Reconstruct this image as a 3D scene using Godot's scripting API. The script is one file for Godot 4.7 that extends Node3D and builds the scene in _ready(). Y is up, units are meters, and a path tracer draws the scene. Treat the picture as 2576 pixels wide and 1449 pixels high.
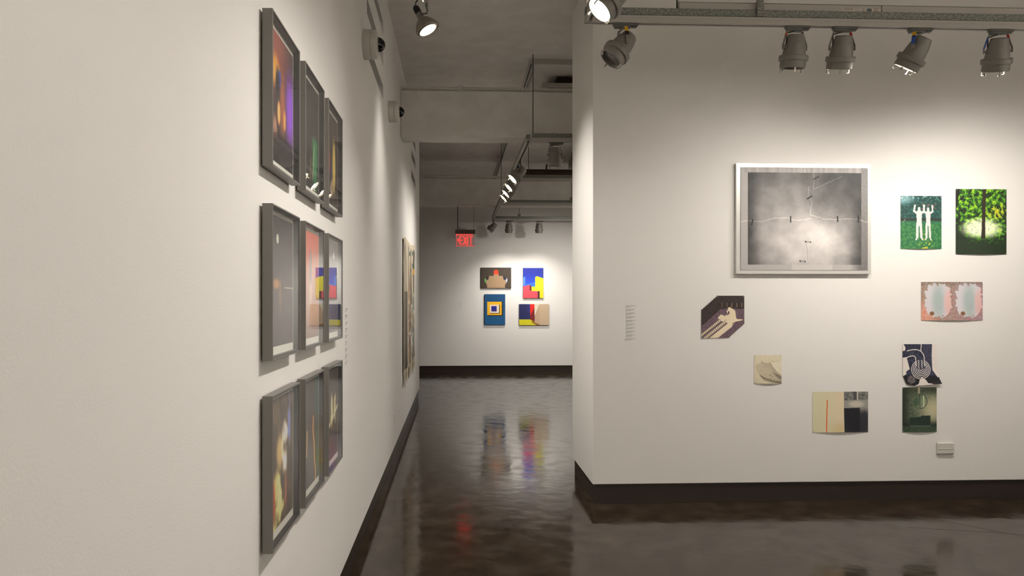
extends Node3D

const CEIL := 4.115
const LX := -0.59       # face of the long left wall
const RX := 1.042       # passage side of the right partition
const RZ := 5.571       # front of the right partition
const RZ2 := 6.549
const FZ := 15.907      # far wall
const BASE := 0.149     # height of the recessed skirting
const TRACK := 3.2      # underside of the lighting track

var mats := {}
var counts := {}
var lamp_light := Color(1.0, 0.98, 0.95)


# ---------------------------------------------------------------- helpers
func P(x: float, y: float, z: float) -> Vector3:
	return Vector3(x, y, -z)


class M:
	var st := SurfaceTool.new()
	func _init() -> void:
		st.begin(Mesh.PRIMITIVE_TRIANGLES)
		st.set_smooth_group(-1)
	func poly(pts: Array, n: Vector3) -> void:
		var k: int = pts.size()
		var nn := Vector3.ZERO
		for i in range(1, k - 1):
			nn += (pts[0] - pts[i + 1]).cross(pts[0] - pts[i])
		if nn.dot(n) < 0.0:
			pts = pts.duplicate()
			pts.reverse()
		for i in range(1, k - 1):
			for p in [pts[0], pts[i], pts[i + 1]]:
				st.add_vertex(p)
	func box(c: Vector3, s: Vector3, bev := 0.0, t := Transform3D()) -> void:
		st.set_smooth_group(-1)
		var h := s * 0.5
		var b: float = minf(bev, minf(h.x, minf(h.y, h.z)) * 0.9)
		var q := h - Vector3(b, b, b)
		for ax in 3:
			var a1 := (ax + 1) % 3
			var a2 := (ax + 2) % 3
			for sg in [-1.0, 1.0]:
				var pts := []
				for k in [[-1, -1], [1, -1], [1, 1], [-1, 1]]:
					var v := Vector3.ZERO
					v[ax] = sg * h[ax]
					v[a1] = k[0] * q[a1]
					v[a2] = k[1] * q[a2]
					pts.append(t * (c + v))
				var n := Vector3.ZERO
				n[ax] = sg
				poly(pts, t.basis * n)
		if b <= 0.0:
			return
		for ax in 3:
			var a1 := (ax + 1) % 3
			var a2 := (ax + 2) % 3
			for s1 in [-1.0, 1.0]:
				for s2 in [-1.0, 1.0]:
					var pts := []
					for e in [[-1.0, 0], [1.0, 0], [1.0, 1], [-1.0, 1]]:
						var v := Vector3.ZERO
						v[ax] = e[0] * q[ax]
						v[a1] = s1 * (h[a1] if e[1] == 0 else q[a1])
						v[a2] = s2 * (q[a2] if e[1] == 0 else h[a2])
						pts.append(t * (c + v))
					var n := Vector3.ZERO
					n[a1] = s1
					n[a2] = s2
					poly(pts, t.basis * n)
		for sx in [-1.0, 1.0]:
			for sy in [-1.0, 1.0]:
				for sz in [-1.0, 1.0]:
					var g := Vector3(sx, sy, sz)
					poly([t * (c + g * Vector3(h.x, q.y, q.z)), t * (c + g * Vector3(q.x, h.y, q.z)), t * (c + g * Vector3(q.x, q.y, h.z))], t.basis * g)
	func lathe(prof: Array, seg := 24, t := Transform3D(), smooth := false) -> void:
		for i in prof.size() - 1:
			var a: Vector2 = prof[i]
			var b: Vector2 = prof[i + 1]
			st.set_smooth_group(1 if smooth else i + 1)
			for j in seg:
				var f0 := TAU * j / seg
				var f1 := TAU * (j + 1) / seg
				var p0 := Vector3(a.x * cos(f0), a.y, a.x * sin(f0))
				var p1 := Vector3(a.x * cos(f1), a.y, a.x * sin(f1))
				var p2 := Vector3(b.x * cos(f1), b.y, b.x * sin(f1))
				var p3 := Vector3(b.x * cos(f0), b.y, b.x * sin(f0))
				var fm := (f0 + f1) * 0.5
				var e := b - a
				var n := t.basis * Vector3(e.y * cos(fm), -e.x, e.y * sin(fm))
				if a.x < 1e-5:
					poly([t * p0, t * p2, t * p3], n)
				elif b.x < 1e-5:
					poly([t * p0, t * p1, t * p2], n)
				else:
					poly([t * p0, t * p1, t * p2, t * p3], n)
	func tube(pts: Array, r: float, seg := 8) -> void:
		st.set_smooth_group(1)
		var rings := []
		for i in pts.size():
			var d: Vector3 = (pts[mini(i + 1, pts.size() - 1)] - pts[maxi(i - 1, 0)]).normalized()
			var u := d.cross(Vector3.UP if absf(d.y) < 0.9 else Vector3.RIGHT).normalized()
			var w := d.cross(u)
			var ring := []
			for j in seg:
				ring.append(pts[i] + (u * cos(TAU * j / seg) + w * sin(TAU * j / seg)) * r)
			rings.append(ring)
		for i in pts.size() - 1:
			for j in seg:
				var k := (j + 1) % seg
				var m: Vector3 = (rings[i][j] + rings[i][k]) * 0.5 - pts[i]
				poly([rings[i][j], rings[i][k], rings[i + 1][k], rings[i + 1][j]], m)
		st.set_smooth_group(-1)
		poly(rings[0], pts[0] - pts[1])
		poly(rings[-1], pts[-1] - pts[-2])
	func quv(p: Array, uv: Array, n: Vector3) -> void:
		st.set_smooth_group(-1)
		var nn: Vector3 = (p[0] - p[2]).cross(p[0] - p[1])
		var order := [0, 1, 2, 0, 2, 3] if nn.dot(n) > 0.0 else [0, 2, 1, 0, 3, 2]
		for i in order:
			st.set_uv(uv[i])
			st.add_vertex(p[i])
	func done() -> ArrayMesh:
		st.generate_normals()
		return st.commit()


func obj(called: String, m, mat: Material, parent: Node = self) -> MeshInstance3D:
	var o := MeshInstance3D.new()
	o.name = numbered(called) if parent == self else called
	o.mesh = m.done() if m is M else m
	o.material_override = mat
	parent.add_child(o, true)
	return o


func numbered(called: String) -> String:
	counts[called] = counts.get(called, -1) + 1
	return called if counts[called] == 0 else "%s_%03d" % [called, counts[called]]


func thing(called: String, label: String, category: String, at: Vector3, turn := 0.0, group := "") -> Node3D:
	var o := Node3D.new()
	o.name = numbered(called)
	add_child(o)
	o.position = at
	o.rotation.y = turn
	tag(o, label, category, group)
	return o


func tag(o: Node, label: String, category: String, group := "") -> void:
	o.set_meta("label", label)
	o.set_meta("category", category)
	if group != "":
		o.set_meta("group", group)


func struct(called: String, m, mat: Material, label := "", category := "") -> MeshInstance3D:
	var o := obj(called, m, mat)
	o.set_meta("kind", "structure")
	if label != "":
		o.set_meta("label", label)
		o.set_meta("category", category)
	return o


func zbox(m: M, x0: float, x1: float, y0: float, y1: float, z0: float, z1: float, bev := 0.0) -> void:
	m.box(Vector3((x0 + x1) * 0.5, (y0 + y1) * 0.5, -(z0 + z1) * 0.5), Vector3(x1 - x0, y1 - y0, z1 - z0), bev)


func mat(key: String, c: Color, rough := 0.6, metal := 0.0) -> StandardMaterial3D:
	if mats.has(key):
		return mats[key]
	var m := StandardMaterial3D.new()
	m.resource_name = key
	m.albedo_color = c
	m.roughness = rough
	m.metallic = metal
	mats[key] = m
	return m


func noise(freq: float, sd: int, oct := 4) -> FastNoiseLite:
	var n := FastNoiseLite.new()
	n.noise_type = FastNoiseLite.TYPE_SIMPLEX_SMOOTH
	n.frequency = freq
	n.seed = sd
	n.fractal_octaves = oct
	return n


func noise_tex(freq: float, sd: int, cols := [], offs := [], size := 512, oct := 4) -> NoiseTexture2D:
	var t := NoiseTexture2D.new()
	t.width = size
	t.height = size
	t.seamless = true
	t.noise = noise(freq, sd, oct)
	if cols.size():
		var g := Gradient.new()
		g.offsets = PackedFloat32Array(offs)
		g.colors = PackedColorArray(cols)
		t.color_ramp = g
	return t


func c8(r: float, g: float, b: float) -> Color:
	return Color(r / 255.0, g / 255.0, b / 255.0)


func art(w: int, h: int, fn: Callable) -> ImageTexture:
	var im := Image.create(w, h, false, Image.FORMAT_RGB8)
	for y in h:
		for x in w:
			im.set_pixel(x, y, fn.call((x + 0.5) / w, (y + 0.5) / h))
	return ImageTexture.create_from_image(im)


func print_mat(key: String, t: Texture2D, rough := 0.55) -> StandardMaterial3D:
	var m := mat(key, Color.WHITE, rough)
	m.albedo_texture = t
	m.texture_repeat = false
	return m


func ss(a: float, b: float, x: float) -> float:
	return smoothstep(a, b, x)


func blob(u: float, v: float, cx: float, cy: float, rx: float, ry: float, soft := 0.3) -> float:
	var d := sqrt(pow((u - cx) / rx, 2.0) + pow((v - cy) / ry, 2.0))
	return 1.0 - smoothstep(1.0 - soft, 1.0 + soft, d)


func inside(u: float, v: float, flat: Array) -> bool:
	var p := PackedVector2Array()
	for i in range(0, flat.size(), 2):
		p.append(Vector2(flat[i], flat[i + 1]))
	return Geometry2D.is_point_in_polygon(Vector2(u, v), p)


func pv(flat: Array) -> PackedVector2Array:
	var p := PackedVector2Array()
	for i in range(0, flat.size(), 2):
		p.append(Vector2(flat[i], flat[i + 1]))
	return p


func seg_d(u: float, v: float, pts: PackedVector2Array) -> float:
	var d := 9.0
	var q := Vector2(u, v)
	for i in pts.size() - 1:
		d = minf(d, q.distance_to(Geometry2D.get_closest_point_to_segment(q, pts[i], pts[i + 1])))
	return d


# ---------------------------------------------------------------- ready
func _ready() -> void:
	view_and_air()
	surfaces()
	shell()
	ceiling_services()
	tracks()
	lamps()
	left_wall_things()
	right_wall_things()
	far_things()


func view_and_air() -> void:
	var f := 1850.0
	var cam := Camera3D.new()
	cam.name = "camera"
	cam.projection = Camera3D.PROJECTION_FRUSTUM
	cam.near = 0.05
	cam.far = 60.0
	cam.size = cam.near * 1449.0 / f
	cam.frustum_offset = Vector2(60.0 / f, 32.5 / f) * cam.near
	cam.position = Vector3(0, 1.55, 0)
	cam.rotation.y = -atan(81.0 / f)
	cam.current = true
	add_child(cam)
	var e := Environment.new()
	e.background_mode = Environment.BG_COLOR
	e.background_color = Color.BLACK
	e.tonemap_mode = Environment.TONE_MAPPER_LINEAR
	e.tonemap_exposure = 1.02
	e.sdfgi_enabled = true
	e.ssao_enabled = true
	e.ssil_enabled = true
	var w := WorldEnvironment.new()
	w.name = "air"
	w.environment = e
	add_child(w)


func surfaces() -> void:
	var wall := mat("white_wall_paint", Color(0.885, 0.87, 0.85), 0.75)
	wall.uv1_triplanar = true
	wall.uv1_world_triplanar = true
	wall.uv1_scale = Vector3(1.2, 1.2, 1.2)
	wall.heightmap_enabled = true
	wall.heightmap_texture = noise_tex(0.09, 3, [], [], 1024, 3)
	wall.heightmap_scale = 0.03
	var ce := mat("painted_concrete", Color(0.90, 0.885, 0.86), 0.85)
	ce.uv1_triplanar = true
	ce.uv1_world_triplanar = true
	ce.uv1_scale = Vector3(0.5, 0.5, 0.5)
	ce.albedo_texture = noise_tex(0.012, 8, [Color(0.965, 0.96, 0.955), Color(1, 1, 1)], [0.25, 0.75], 512)
	ce.heightmap_enabled = true
	ce.heightmap_texture = noise_tex(0.03, 5, [], [], 512)
	ce.heightmap_scale = 0.06
	mat("skirting", Color(0.17, 0.125, 0.10), 0.45)
	var fl := mat("stained_concrete", Color(1, 1, 1), 0.13)
	fl.uv1_triplanar = true
	fl.uv1_world_triplanar = true
	fl.uv1_scale = Vector3(0.35, 0.35, 0.35)
	fl.albedo_texture = noise_tex(0.011, 21, [c8(36, 27, 18), c8(43, 33, 23), c8(48, 38, 28), c8(57, 46, 36)], [0.2, 0.45, 0.62, 0.85], 1024, 6)
	fl.roughness = 1.0
	fl.roughness_texture = noise_tex(0.02, 31, [Color(0.08, 0.08, 0.08), Color(0.12, 0.12, 0.12), Color(0.20, 0.20, 0.20)], [0.2, 0.5, 0.9], 512, 5)
	fl.metallic_specular = 0.46
	fl.heightmap_enabled = true
	fl.heightmap_texture = noise_tex(0.012, 41, [], [], 1024, 3)
	fl.heightmap_scale = 0.07
	fl.uv2_triplanar = true
	fl.uv2_world_triplanar = true
	fl.uv2_scale = Vector3(0.55, 0.55, 0.55)
	fl.detail_enabled = true
	fl.detail_uv_layer = BaseMaterial3D.DETAIL_UV_2
	fl.detail_blend_mode = BaseMaterial3D.BLEND_MODE_MIX
	fl.detail_albedo = floor_specks()
	var gv := mat("galvanised_steel", Color(1, 1, 1), 0.42, 0.75)
	gv.uv1_triplanar = true
	gv.uv1_world_triplanar = true
	gv.uv1_scale = Vector3(2.2, 2.2, 2.2)
	gv.albedo_texture = noise_tex(0.05, 12, [c8(112, 113, 107), c8(132, 134, 127), c8(152, 154, 147)], [0.3, 0.5, 0.72], 512)
	mat("white_track", Color(0.70, 0.68, 0.65), 0.45)
	mat("lamp_grey", Color(0.52, 0.50, 0.47), 0.48, 0.25)
	mat("adapter_grey", Color(0.40, 0.40, 0.38), 0.5)
	mat("black_cable", Color(0.03, 0.03, 0.03), 0.5)
	mat("dark_rod", Color(0.20, 0.21, 0.19), 0.5, 0.5)
	var glow := mat("lit_lens", Color(1, 0.97, 0.92), 0.3)
	glow.emission_enabled = true
	glow.emission = Color(1.0, 0.95, 0.86)
	glow.emission_energy_multiplier = 14.0
	mat("unlit_lens", Color(0.33, 0.31, 0.29), 0.12)
	mat("frame_metal", Color(0.47, 0.455, 0.435), 0.42, 0.1)
	mat("mat_board", Color(0.90, 0.89, 0.84), 0.7)
	var gl := mat("picture_glass", Color(1, 1, 1, 0.02), 0.0)
	gl.transparency = BaseMaterial3D.TRANSPARENCY_ALPHA
	gl.metallic_specular = 0.36
	mat("rust_brown", Color(0.24, 0.17, 0.12), 0.8)
	mat("white_plastic", Color(0.78, 0.76, 0.73), 0.35)
	mat("pin_metal", Color(0.72, 0.70, 0.66), 0.3, 0.8)


func floor_specks() -> ImageTexture:
	var im := Image.create(1024, 1024, false, Image.FORMAT_RGBA8)
	im.fill(Color(0.3, 0.25, 0.2, 0.0))
	var r := RandomNumberGenerator.new()
	r.seed = 77
	for i in 320:
		var x := r.randi_range(4, 1010)
		var y := r.randi_range(4, 1010)
		var light := r.randf() < 0.45
		var c := Color(0.62, 0.56, 0.48, r.randf_range(0.3, 0.8)) if light else Color(0.05, 0.035, 0.02, r.randf_range(0.4, 0.8))
		var w := r.randi_range(1, 3) if light else r.randi_range(2, 9)
		for k in w:
			im.set_pixel(x + k, y + (k / 4 if r.randf() < 0.5 else 0), c)
			if not light and r.randf() < 0.5:
				im.set_pixel(x + k, y + 1, c)
	for i in 26:       # fine scratches
		var p := Vector2(r.randf_range(60, 960), r.randf_range(60, 960))
		var d := Vector2.from_angle(r.randf() * TAU)
		for k in r.randi_range(15, 60):
			p += d
			d = d.rotated(r.randf_range(-0.05, 0.05))
			im.set_pixel(clampi(int(p.x), 0, 1023), clampi(int(p.y), 0, 1023), Color(0.45, 0.39, 0.32, 0.35))
	return ImageTexture.create_from_image(im)


# ---------------------------------------------------------------- shell
func shell() -> void:
	var wall: Material = mats.white_wall_paint
	var m := M.new()
	zbox(m, -4.4, 5.9, -0.1, 0.0, -3.3, 16.2)
	var fl := struct("floor", m, mats.stained_concrete, "dark brown polished stained concrete floor", "floor")
	cracks(fl)
	m = M.new()
	zbox(m, -4.4, 5.9, CEIL, CEIL + 0.2, -3.3, 16.2)
	struct("ceiling", m, mats.painted_concrete, "off-white painted concrete ceiling slab", "ceiling")
	# left wall, pierced by two groups of three slots
	m = M.new()
	var slots := [[3.183, 3.293], [3.46, 3.564], [3.719, 3.815]]
	var cuts := [[4.908, 6.002], [9.79, 10.747]]
	zbox(m, LX - 0.2, LX, BASE, CEIL, -3.1, cuts[0][0])
	zbox(m, LX - 0.2, LX, BASE, CEIL, cuts[0][1], cuts[1][0])
	zbox(m, LX - 0.2, LX, BASE, CEIL, cuts[1][1], 11.913)
	for c in cuts:
		zbox(m, LX - 0.2, LX, BASE, 3.05, c[0], c[1])
		zbox(m, LX - 0.2, LX, 3.95, CEIL, c[0], c[1])
		var y := 3.05
		for s in slots + [[3.95, 3.95]]:
			zbox(m, LX - 0.06, LX, y, s[0], c[0], c[1])
			y = s[1]
	var lw := struct("wall_left", m, wall, "long white wall holding the nine framed pictures", "wall")
	# the hollow duct behind each group of slots: five sheet-metal sides
	for c in cuts:
		m = M.new()
		var x0 := LX - 0.95
		var x1 := LX - 0.2
		zbox(m, x0 - 0.01, x0, 3.04, 3.96, c[0] - 0.01, c[1] + 0.01)
		zbox(m, x0, x1, 3.04, 3.05, c[0], c[1])
		zbox(m, x0, x1, 3.95, 3.96, c[0], c[1])
		zbox(m, x0, x1, 3.04, 3.96, c[0] - 0.01, c[0])
		zbox(m, x0, x1, 3.04, 3.96, c[1], c[1] + 0.01)
		obj("return_duct", m, mats.galvanised_steel, lw)
	m = M.new()
	zbox(m, LX - 0.2, LX - 0.018, 0.0, BASE, -3.1, 11.895)
	struct("baseboard_left", m, mats.skirting, "dark brown skirting under the long left wall", "skirting")
	# right partition
	m = M.new()
	zbox(m, RX, 5.7, BASE, CEIL, RZ, RZ2, 0.004)
	struct("wall_right", m, wall, "white partition wall with unframed prints", "wall")
	m = M.new()
	zbox(m, RX + 0.018, 5.7, 0.0, BASE, RZ + 0.018, RZ2 - 0.018)
	struct("baseboard_right", m, mats.skirting, "dark brown skirting under the white partition", "skirting")
	# far wall
	m = M.new()
	zbox(m, -4.4, 5.9, BASE, CEIL, FZ, FZ + 0.2)
	struct("wall_back", m, wall, "white far wall with four colourful pictures", "wall")
	m = M.new()
	zbox(m, -4.4, 5.9, 0.0, BASE, FZ + 0.018, FZ + 0.2)
	struct("baseboard_back", m, mats.skirting, "dark brown skirting under the far wall", "skirting")
	# the sides that close the rooms, out of view
	m = M.new()
	zbox(m, -4.4, -0.8, 0.0, CEIL, 11.71, 11.91)
	struct("wall_inner", m, wall)
	m = M.new()
	zbox(m, -4.4, -4.2, 0.0, CEIL, 11.91, FZ)
	struct("wall_outer_left", m, wall)
	m = M.new()
	zbox(m, 5.7, 5.9, 0.0, CEIL, -3.1, FZ)
	struct("wall_outer_right", m, wall)
	m = M.new()
	zbox(m, -0.79, 5.9, 0.0, CEIL, -3.3, -3.1)
	struct("wall_front", m, wall)


func cracks(fl: Node) -> void:
	var r := RandomNumberGenerator.new()
	r.seed = 5
	for a in [[Vector2(2.6, 5.45), Vector2(3.3, 5.2), Vector2(4.0, 4.35)], [Vector2(2.9, 5.28), Vector2(3.5, 5.36), Vector2(4.3, 5.3)], [Vector2(3.1, 4.9), Vector2(3.7, 4.75), Vector2(4.4, 4.2)]]:
		var m := M.new()
		var pts := []
		for i in 2:
			for k in 12:
				pts.append(a[i].lerp(a[i + 1], k / 12.0) + Vector2(r.randf_range(-0.012, 0.012), r.randf_range(-0.012, 0.012)))
		for i in pts.size() - 1:
			var d: Vector2 = (pts[i + 1] - pts[i]).normalized().orthogonal() * 0.0016
			m.poly([P(pts[i].x - d.x, 0.0006, pts[i].y - d.y), P(pts[i].x + d.x, 0.0006, pts[i].y + d.y), P(pts[i + 1].x + d.x, 0.0006, pts[i + 1].y + d.y), P(pts[i + 1].x - d.x, 0.0006, pts[i + 1].y - d.y)], Vector3.UP)
		obj("crack", m, mat("crack_dark", Color(0.10, 0.08, 0.06), 0.6), fl)


# ---------------------------------------------------------------- ceiling
func ceiling_services() -> void:
	var paint: Material = mats.painted_concrete
	var names := ["painted concrete beam crossing above the passage entrance", "painted concrete beam crossing in front of the far wall"]
	var pipes := ["thin white conduit along the top of the passage beam", "thin white conduit along the top of the far beam"]
	for i in 2:
		var z: float = [7.893, 13.55][i]
		var m := M.new()
		zbox(m, LX + 0.001 if i == 0 else -4.19, 5.69, 3.302, 3.80, z, z + 0.26, 0.006)
		var b := obj("ceiling_beam", m, paint)
		tag(b, names[i], "beam", "ceiling beams")
		m = M.new()
		m.tube([P(LX + 0.01, 3.852, z + 0.1), P(5.6, 3.852, z + 0.1)], 0.02, 10)
		m.box(P(0.05, 3.85, z + 0.1), Vector3(0.06, 0.062, 0.055), 0.004)
		for sx in [-0.4, 0.4, 1.2, 2.4]:
			m.box(P(sx, 3.815, z + 0.1), Vector3(0.02, 0.035, 0.03))
		m.box(P(0.72, 3.852, z + 0.1), Vector3(0.03, 0.05, 0.05), 0.004)
		tag(obj("conduit", m, mats.painted_concrete), pipes[i], "conduit", "conduits on the beams")
	var pipe := thing("pipe", "rusty brown pipe above the far beam", "pipe", P(1.3, 3.95, 13.75))
	var pm := M.new()
	pm.tube([Vector3.ZERO, Vector3(4.3, 0, 0)], 0.07, 14)
	obj("tube", pm, mats.rust_brown, pipe)
	for k in 3:
		pm = M.new()
		pm.box(Vector3(0.4 + 1.6 * k, 0.117, 0), Vector3(0.03, 0.096, 0.01))
		obj("hanger_strap", pm, mats.dark_rod, pipe)
	# air outlet box beside the passage beam
	var vent := thing("air_diffuser", "white air outlet plate under the ceiling behind the passage beam", "vent", P(1.5, CEIL, 8.6))
	var m := M.new()
	m.box(Vector3(0.0, -0.115, 0), Vector3(1.04, 0.05, 0.6), 0.006)
	m.box(Vector3(0.0, -0.165, 0), Vector3(0.98, 0.05, 0.54), 0.006)
	obj("casing", m, mats.white_plastic, vent)
	m = M.new()
	m.box(Vector3(0.1, -0.049, 0), Vector3(0.9, 0.086, 0.5), 0.004)  # dark brown block in the gap above the plate
	obj("dark_block", m, mats.rust_brown, vent)
	# ducts and tracks on the ceiling of the far bay
	m = M.new()
	zbox(m, 2.06, 2.22, 3.97, CEIL, 8.3, 13.4, 0.006)
	tag(obj("ceiling_duct", m, mats.white_track), "flat white duct running along the ceiling behind the partition", "duct")
	var g := "tracks fixed to the ceiling"
	track_bar("ceiling_track", "white slotted ceiling track running straight to the far wall", P(0.805, CEIL - 0.045, 7.85), P(0.805, CEIL - 0.045, 15.5), g, 0.045, false)
	track_bar("ceiling_track", "white ceiling track crossing just before the passage beam", P(0.78, CEIL - 0.045, 7.78), P(5.6, CEIL - 0.045, 7.78), g, 0.045, false)
	track_bar("ceiling_track", "white slotted ceiling track beside the flat duct", P(2.5, CEIL - 0.045, 8.2), P(2.5, CEIL - 0.045, 13.4), g, 0.045, false)


# a track: strut above, white track below with a dark slot in its underside
func track_bar(called: String, label: String, a: Vector3, b: Vector3, group: String, size := 0.045, strut := true) -> Node3D:
	var d := b - a
	var l := d.length()
	var o := thing(called, label, "track", a, atan2(-d.z, d.x), group)
	var m := M.new()
	var s := size
	# white channel: two cheeks and a roof, so that the slot is a real groove
	m.box(Vector3(l / 2, s * 0.8, 0), Vector3(l, s * 0.4, s), 0.001)
	for k in [-1.0, 1.0]:
		m.box(Vector3(l / 2, s * 0.3, k * s * 0.36), Vector3(l, s * 0.6, s * 0.28), 0.001)
	obj("channel", m, mats.white_track, o)
	m = M.new()
	m.box(Vector3(l / 2, s * 0.5, 0), Vector3(l - 0.004, s * 0.06, s * 0.43))
	obj("slot_lining", m, mats.adapter_grey, o)
	if strut:
		m = M.new()
		m.box(Vector3(l / 2, s * 1.5 + 0.001, 0), Vector3(l, s * 0.98, 0.041), 0.002)
		obj("strut", m, mats.galvanised_steel, o)
	return o


func tracks() -> void:
	var g := "suspended lighting tracks"
	track_bar("lighting_track", "galvanised strut with white lighting track facing the partition prints", P(0.766, TRACK, 4.34), P(5.6, TRACK, 4.34), g)
	track_bar("lighting_track", "galvanised lighting track parallel to the wall of framed pictures", P(0.79, TRACK, 4.31), P(0.79, TRACK, -2.6), g)
	var cross := ["galvanised lighting track in front of the passage beam", "second galvanised cross track beyond the passage beam", "third galvanised cross track before the far beam", "galvanised lighting track in front of the far wall"]
	var zs := [7.62, 10.12, 12.65, 15.1]
	for i in 4:
		track_bar("lighting_track", cross[i], P(0.79, TRACK, zs[i]), P(5.6, TRACK, zs[i]), g)
	track_bar("lighting_track", "galvanised lighting track opposite the wall hanging with lit lamps", P(0.755, TRACK, 7.66), P(0.755, TRACK, 15.06), g)
	track_bar("lighting_track", "unseen added track for fill lamps along the side wall opposite the framed pictures", P(4.4, TRACK, 4.2), P(4.4, TRACK, -2.6), g)  # out of view, added to carry the side fill lamps
	track_bar("lighting_track", "unseen added track for fill lamps by the end wall across from the partition", P(0.83, TRACK, -1.9), P(4.36, TRACK, -1.9), g)  # out of view, added to carry the rear fill lamps
	# hangers
	var top := TRACK + 0.045
	for a in [[1.812, 4.31, "flat galvanised strut hanging the near cross track", 0], [1.319, 4.34, "thin dark rod hanging the near cross track", 1], [0.80, 7.62, "thin rod hanging the corner of the passage track", 1], [1.3, 15.1, "thin rod with clamp hanging the track by the far wall", 2], [2.0, 12.65, "thin rod with clamp hanging the third cross track", 2], [1.0, 10.12, "thin rod hanging the second cross track", 1], [0.74, 12.0, "thin rod hanging the long track opposite the wall hanging", 1], [3.9, 4.31, "flat galvanised strut hanging the near cross track over the right", 0], [0.79, 1.2, "thin rod hanging the track over the framed pictures", 1]]:
		var o := thing("track_hanger", a[2], "hanger", P(a[0], TRACK, a[1]), 0.0, "track hangers")
		var m := M.new()
		if a[3] == 0:
			m.box(Vector3(0, (CEIL - TRACK) / 2 + 0.022, 0.0), Vector3(0.041, CEIL - TRACK - 0.045, 0.012), 0.001)
			obj("strut", m, mats.galvanised_steel, o)
			for k in [-1, 1]:
				m = M.new()
				m.lathe([Vector2(0.004, 0.0), Vector2(0.004, 0.004), Vector2(0, 0.004)], 8, Transform3D(Basis(Vector3.RIGHT, PI / 2), Vector3(k * 0.009, 0.068, 0.006)))
				obj("bolt", m, mats.pin_metal, o)
		else:
			m.tube([Vector3(0, 0.09, 0), Vector3(0, CEIL - TRACK, 0)], 0.0045, 6)
			obj("rod", m, mats.dark_rod, o)
			if a[3] == 2:
				m = M.new()
				m.box(Vector3(0, 0.115, 0), Vector3(0.06, 0.05, 0.05), 0.004)
				obj("clamp", m, mats.galvanised_steel, o)
	# white wiring raceway on top of the near strut, with its printed labels
	var rw := thing("wiring_raceway", "white wiring raceway with printed stickers above the near track", "raceway", P(1.33, TRACK + 0.091, 4.36), 0.0)
	for k in 2:
		var x0: float = [0.0, 1.245][k]
		var x1: float = [1.241, 4.25][k]
		var m := M.new()
		m.box(Vector3((x0 + x1) / 2, 0.0225, 0), Vector3(x1 - x0, 0.045, 0.04), 0.003)
		m.box(Vector3((x0 + x1) / 2, 0.047, 0.004), Vector3(x1 - x0, 0.004, 0.036), 0.001)
		obj("cover", m, mats.white_track, rw)
	var sm := M.new()
	sticker(sm, Vector3(1.115, 0.017, 0.0205), 0.235, 0.028)
	obj("sticker", sm, print_mat("raceway_sticker", art(128, 24, func(u, v):
		var ink := 0.0
		for b in [[0.02, 0.30, 0.2], [0.02, 0.30, 0.5], [0.34, 0.47, 0.15], [0.34, 0.47, 0.6], [0.51, 0.61, 0.2], [0.51, 0.61, 0.55], [0.51, 0.61, 0.8], [0.82, 0.98, 0.15], [0.82, 0.96, 0.55], [0.82, 0.98, 0.8]]:
			if u > b[0] and u < b[1] and absf(v - b[2]) < 0.07 and sin(u * 310.0) > -0.6:
				ink = 0.7
		var c := Color(0.80, 0.77, 0.72).lerp(Color(0.30, 0.24, 0.19), ink)
		if blob(u, v, 0.70, 0.5, 0.06, 0.36, 0.1) > 0.5:
			c = c8(88, 105, 120)
		if absf(u - 0.76) < 0.015 and absf(v - 0.5) < 0.3:
			c = c8(80, 60, 40)
		return c)), rw)
	sm = M.new()
	sticker(sm, Vector3(1.22, -0.032, 0.003), 0.055, 0.022)
	obj("sticker", sm, print_mat("arrow_sticker", art(64, 24, func(u, v):
		var c := c8(214, 208, 196)
		for k in [0.52, 0.72]:
			if absf((u - k) - (0.5 - absf(v - 0.5)) * 0.25) < 0.035 and absf(v - 0.5) < 0.28:
				c = c8(40, 35, 30)
		if seg_d(u * 2.6, v, pv([0.55, 0.25, 0.8, 0.25, 0.6, 0.75, 0.82, 0.75])) < 0.05:
			c = c8(40, 35, 30)
		return c)), rw)


func sticker(m: M, c: Vector3, w: float, h: float) -> void:
	m.quv([c + Vector3(-w / 2, h / 2, 0), c + Vector3(w / 2, h / 2, 0), c + Vector3(w / 2, -h / 2, 0), c + Vector3(-w / 2, -h / 2, 0)], [Vector2(0, 0), Vector2(1, 0), Vector2(1, 1), Vector2(0, 1)], Vector3(0, 0, 1))


# ---------------------------------------------------------------- lamps
var lm := {}

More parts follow.
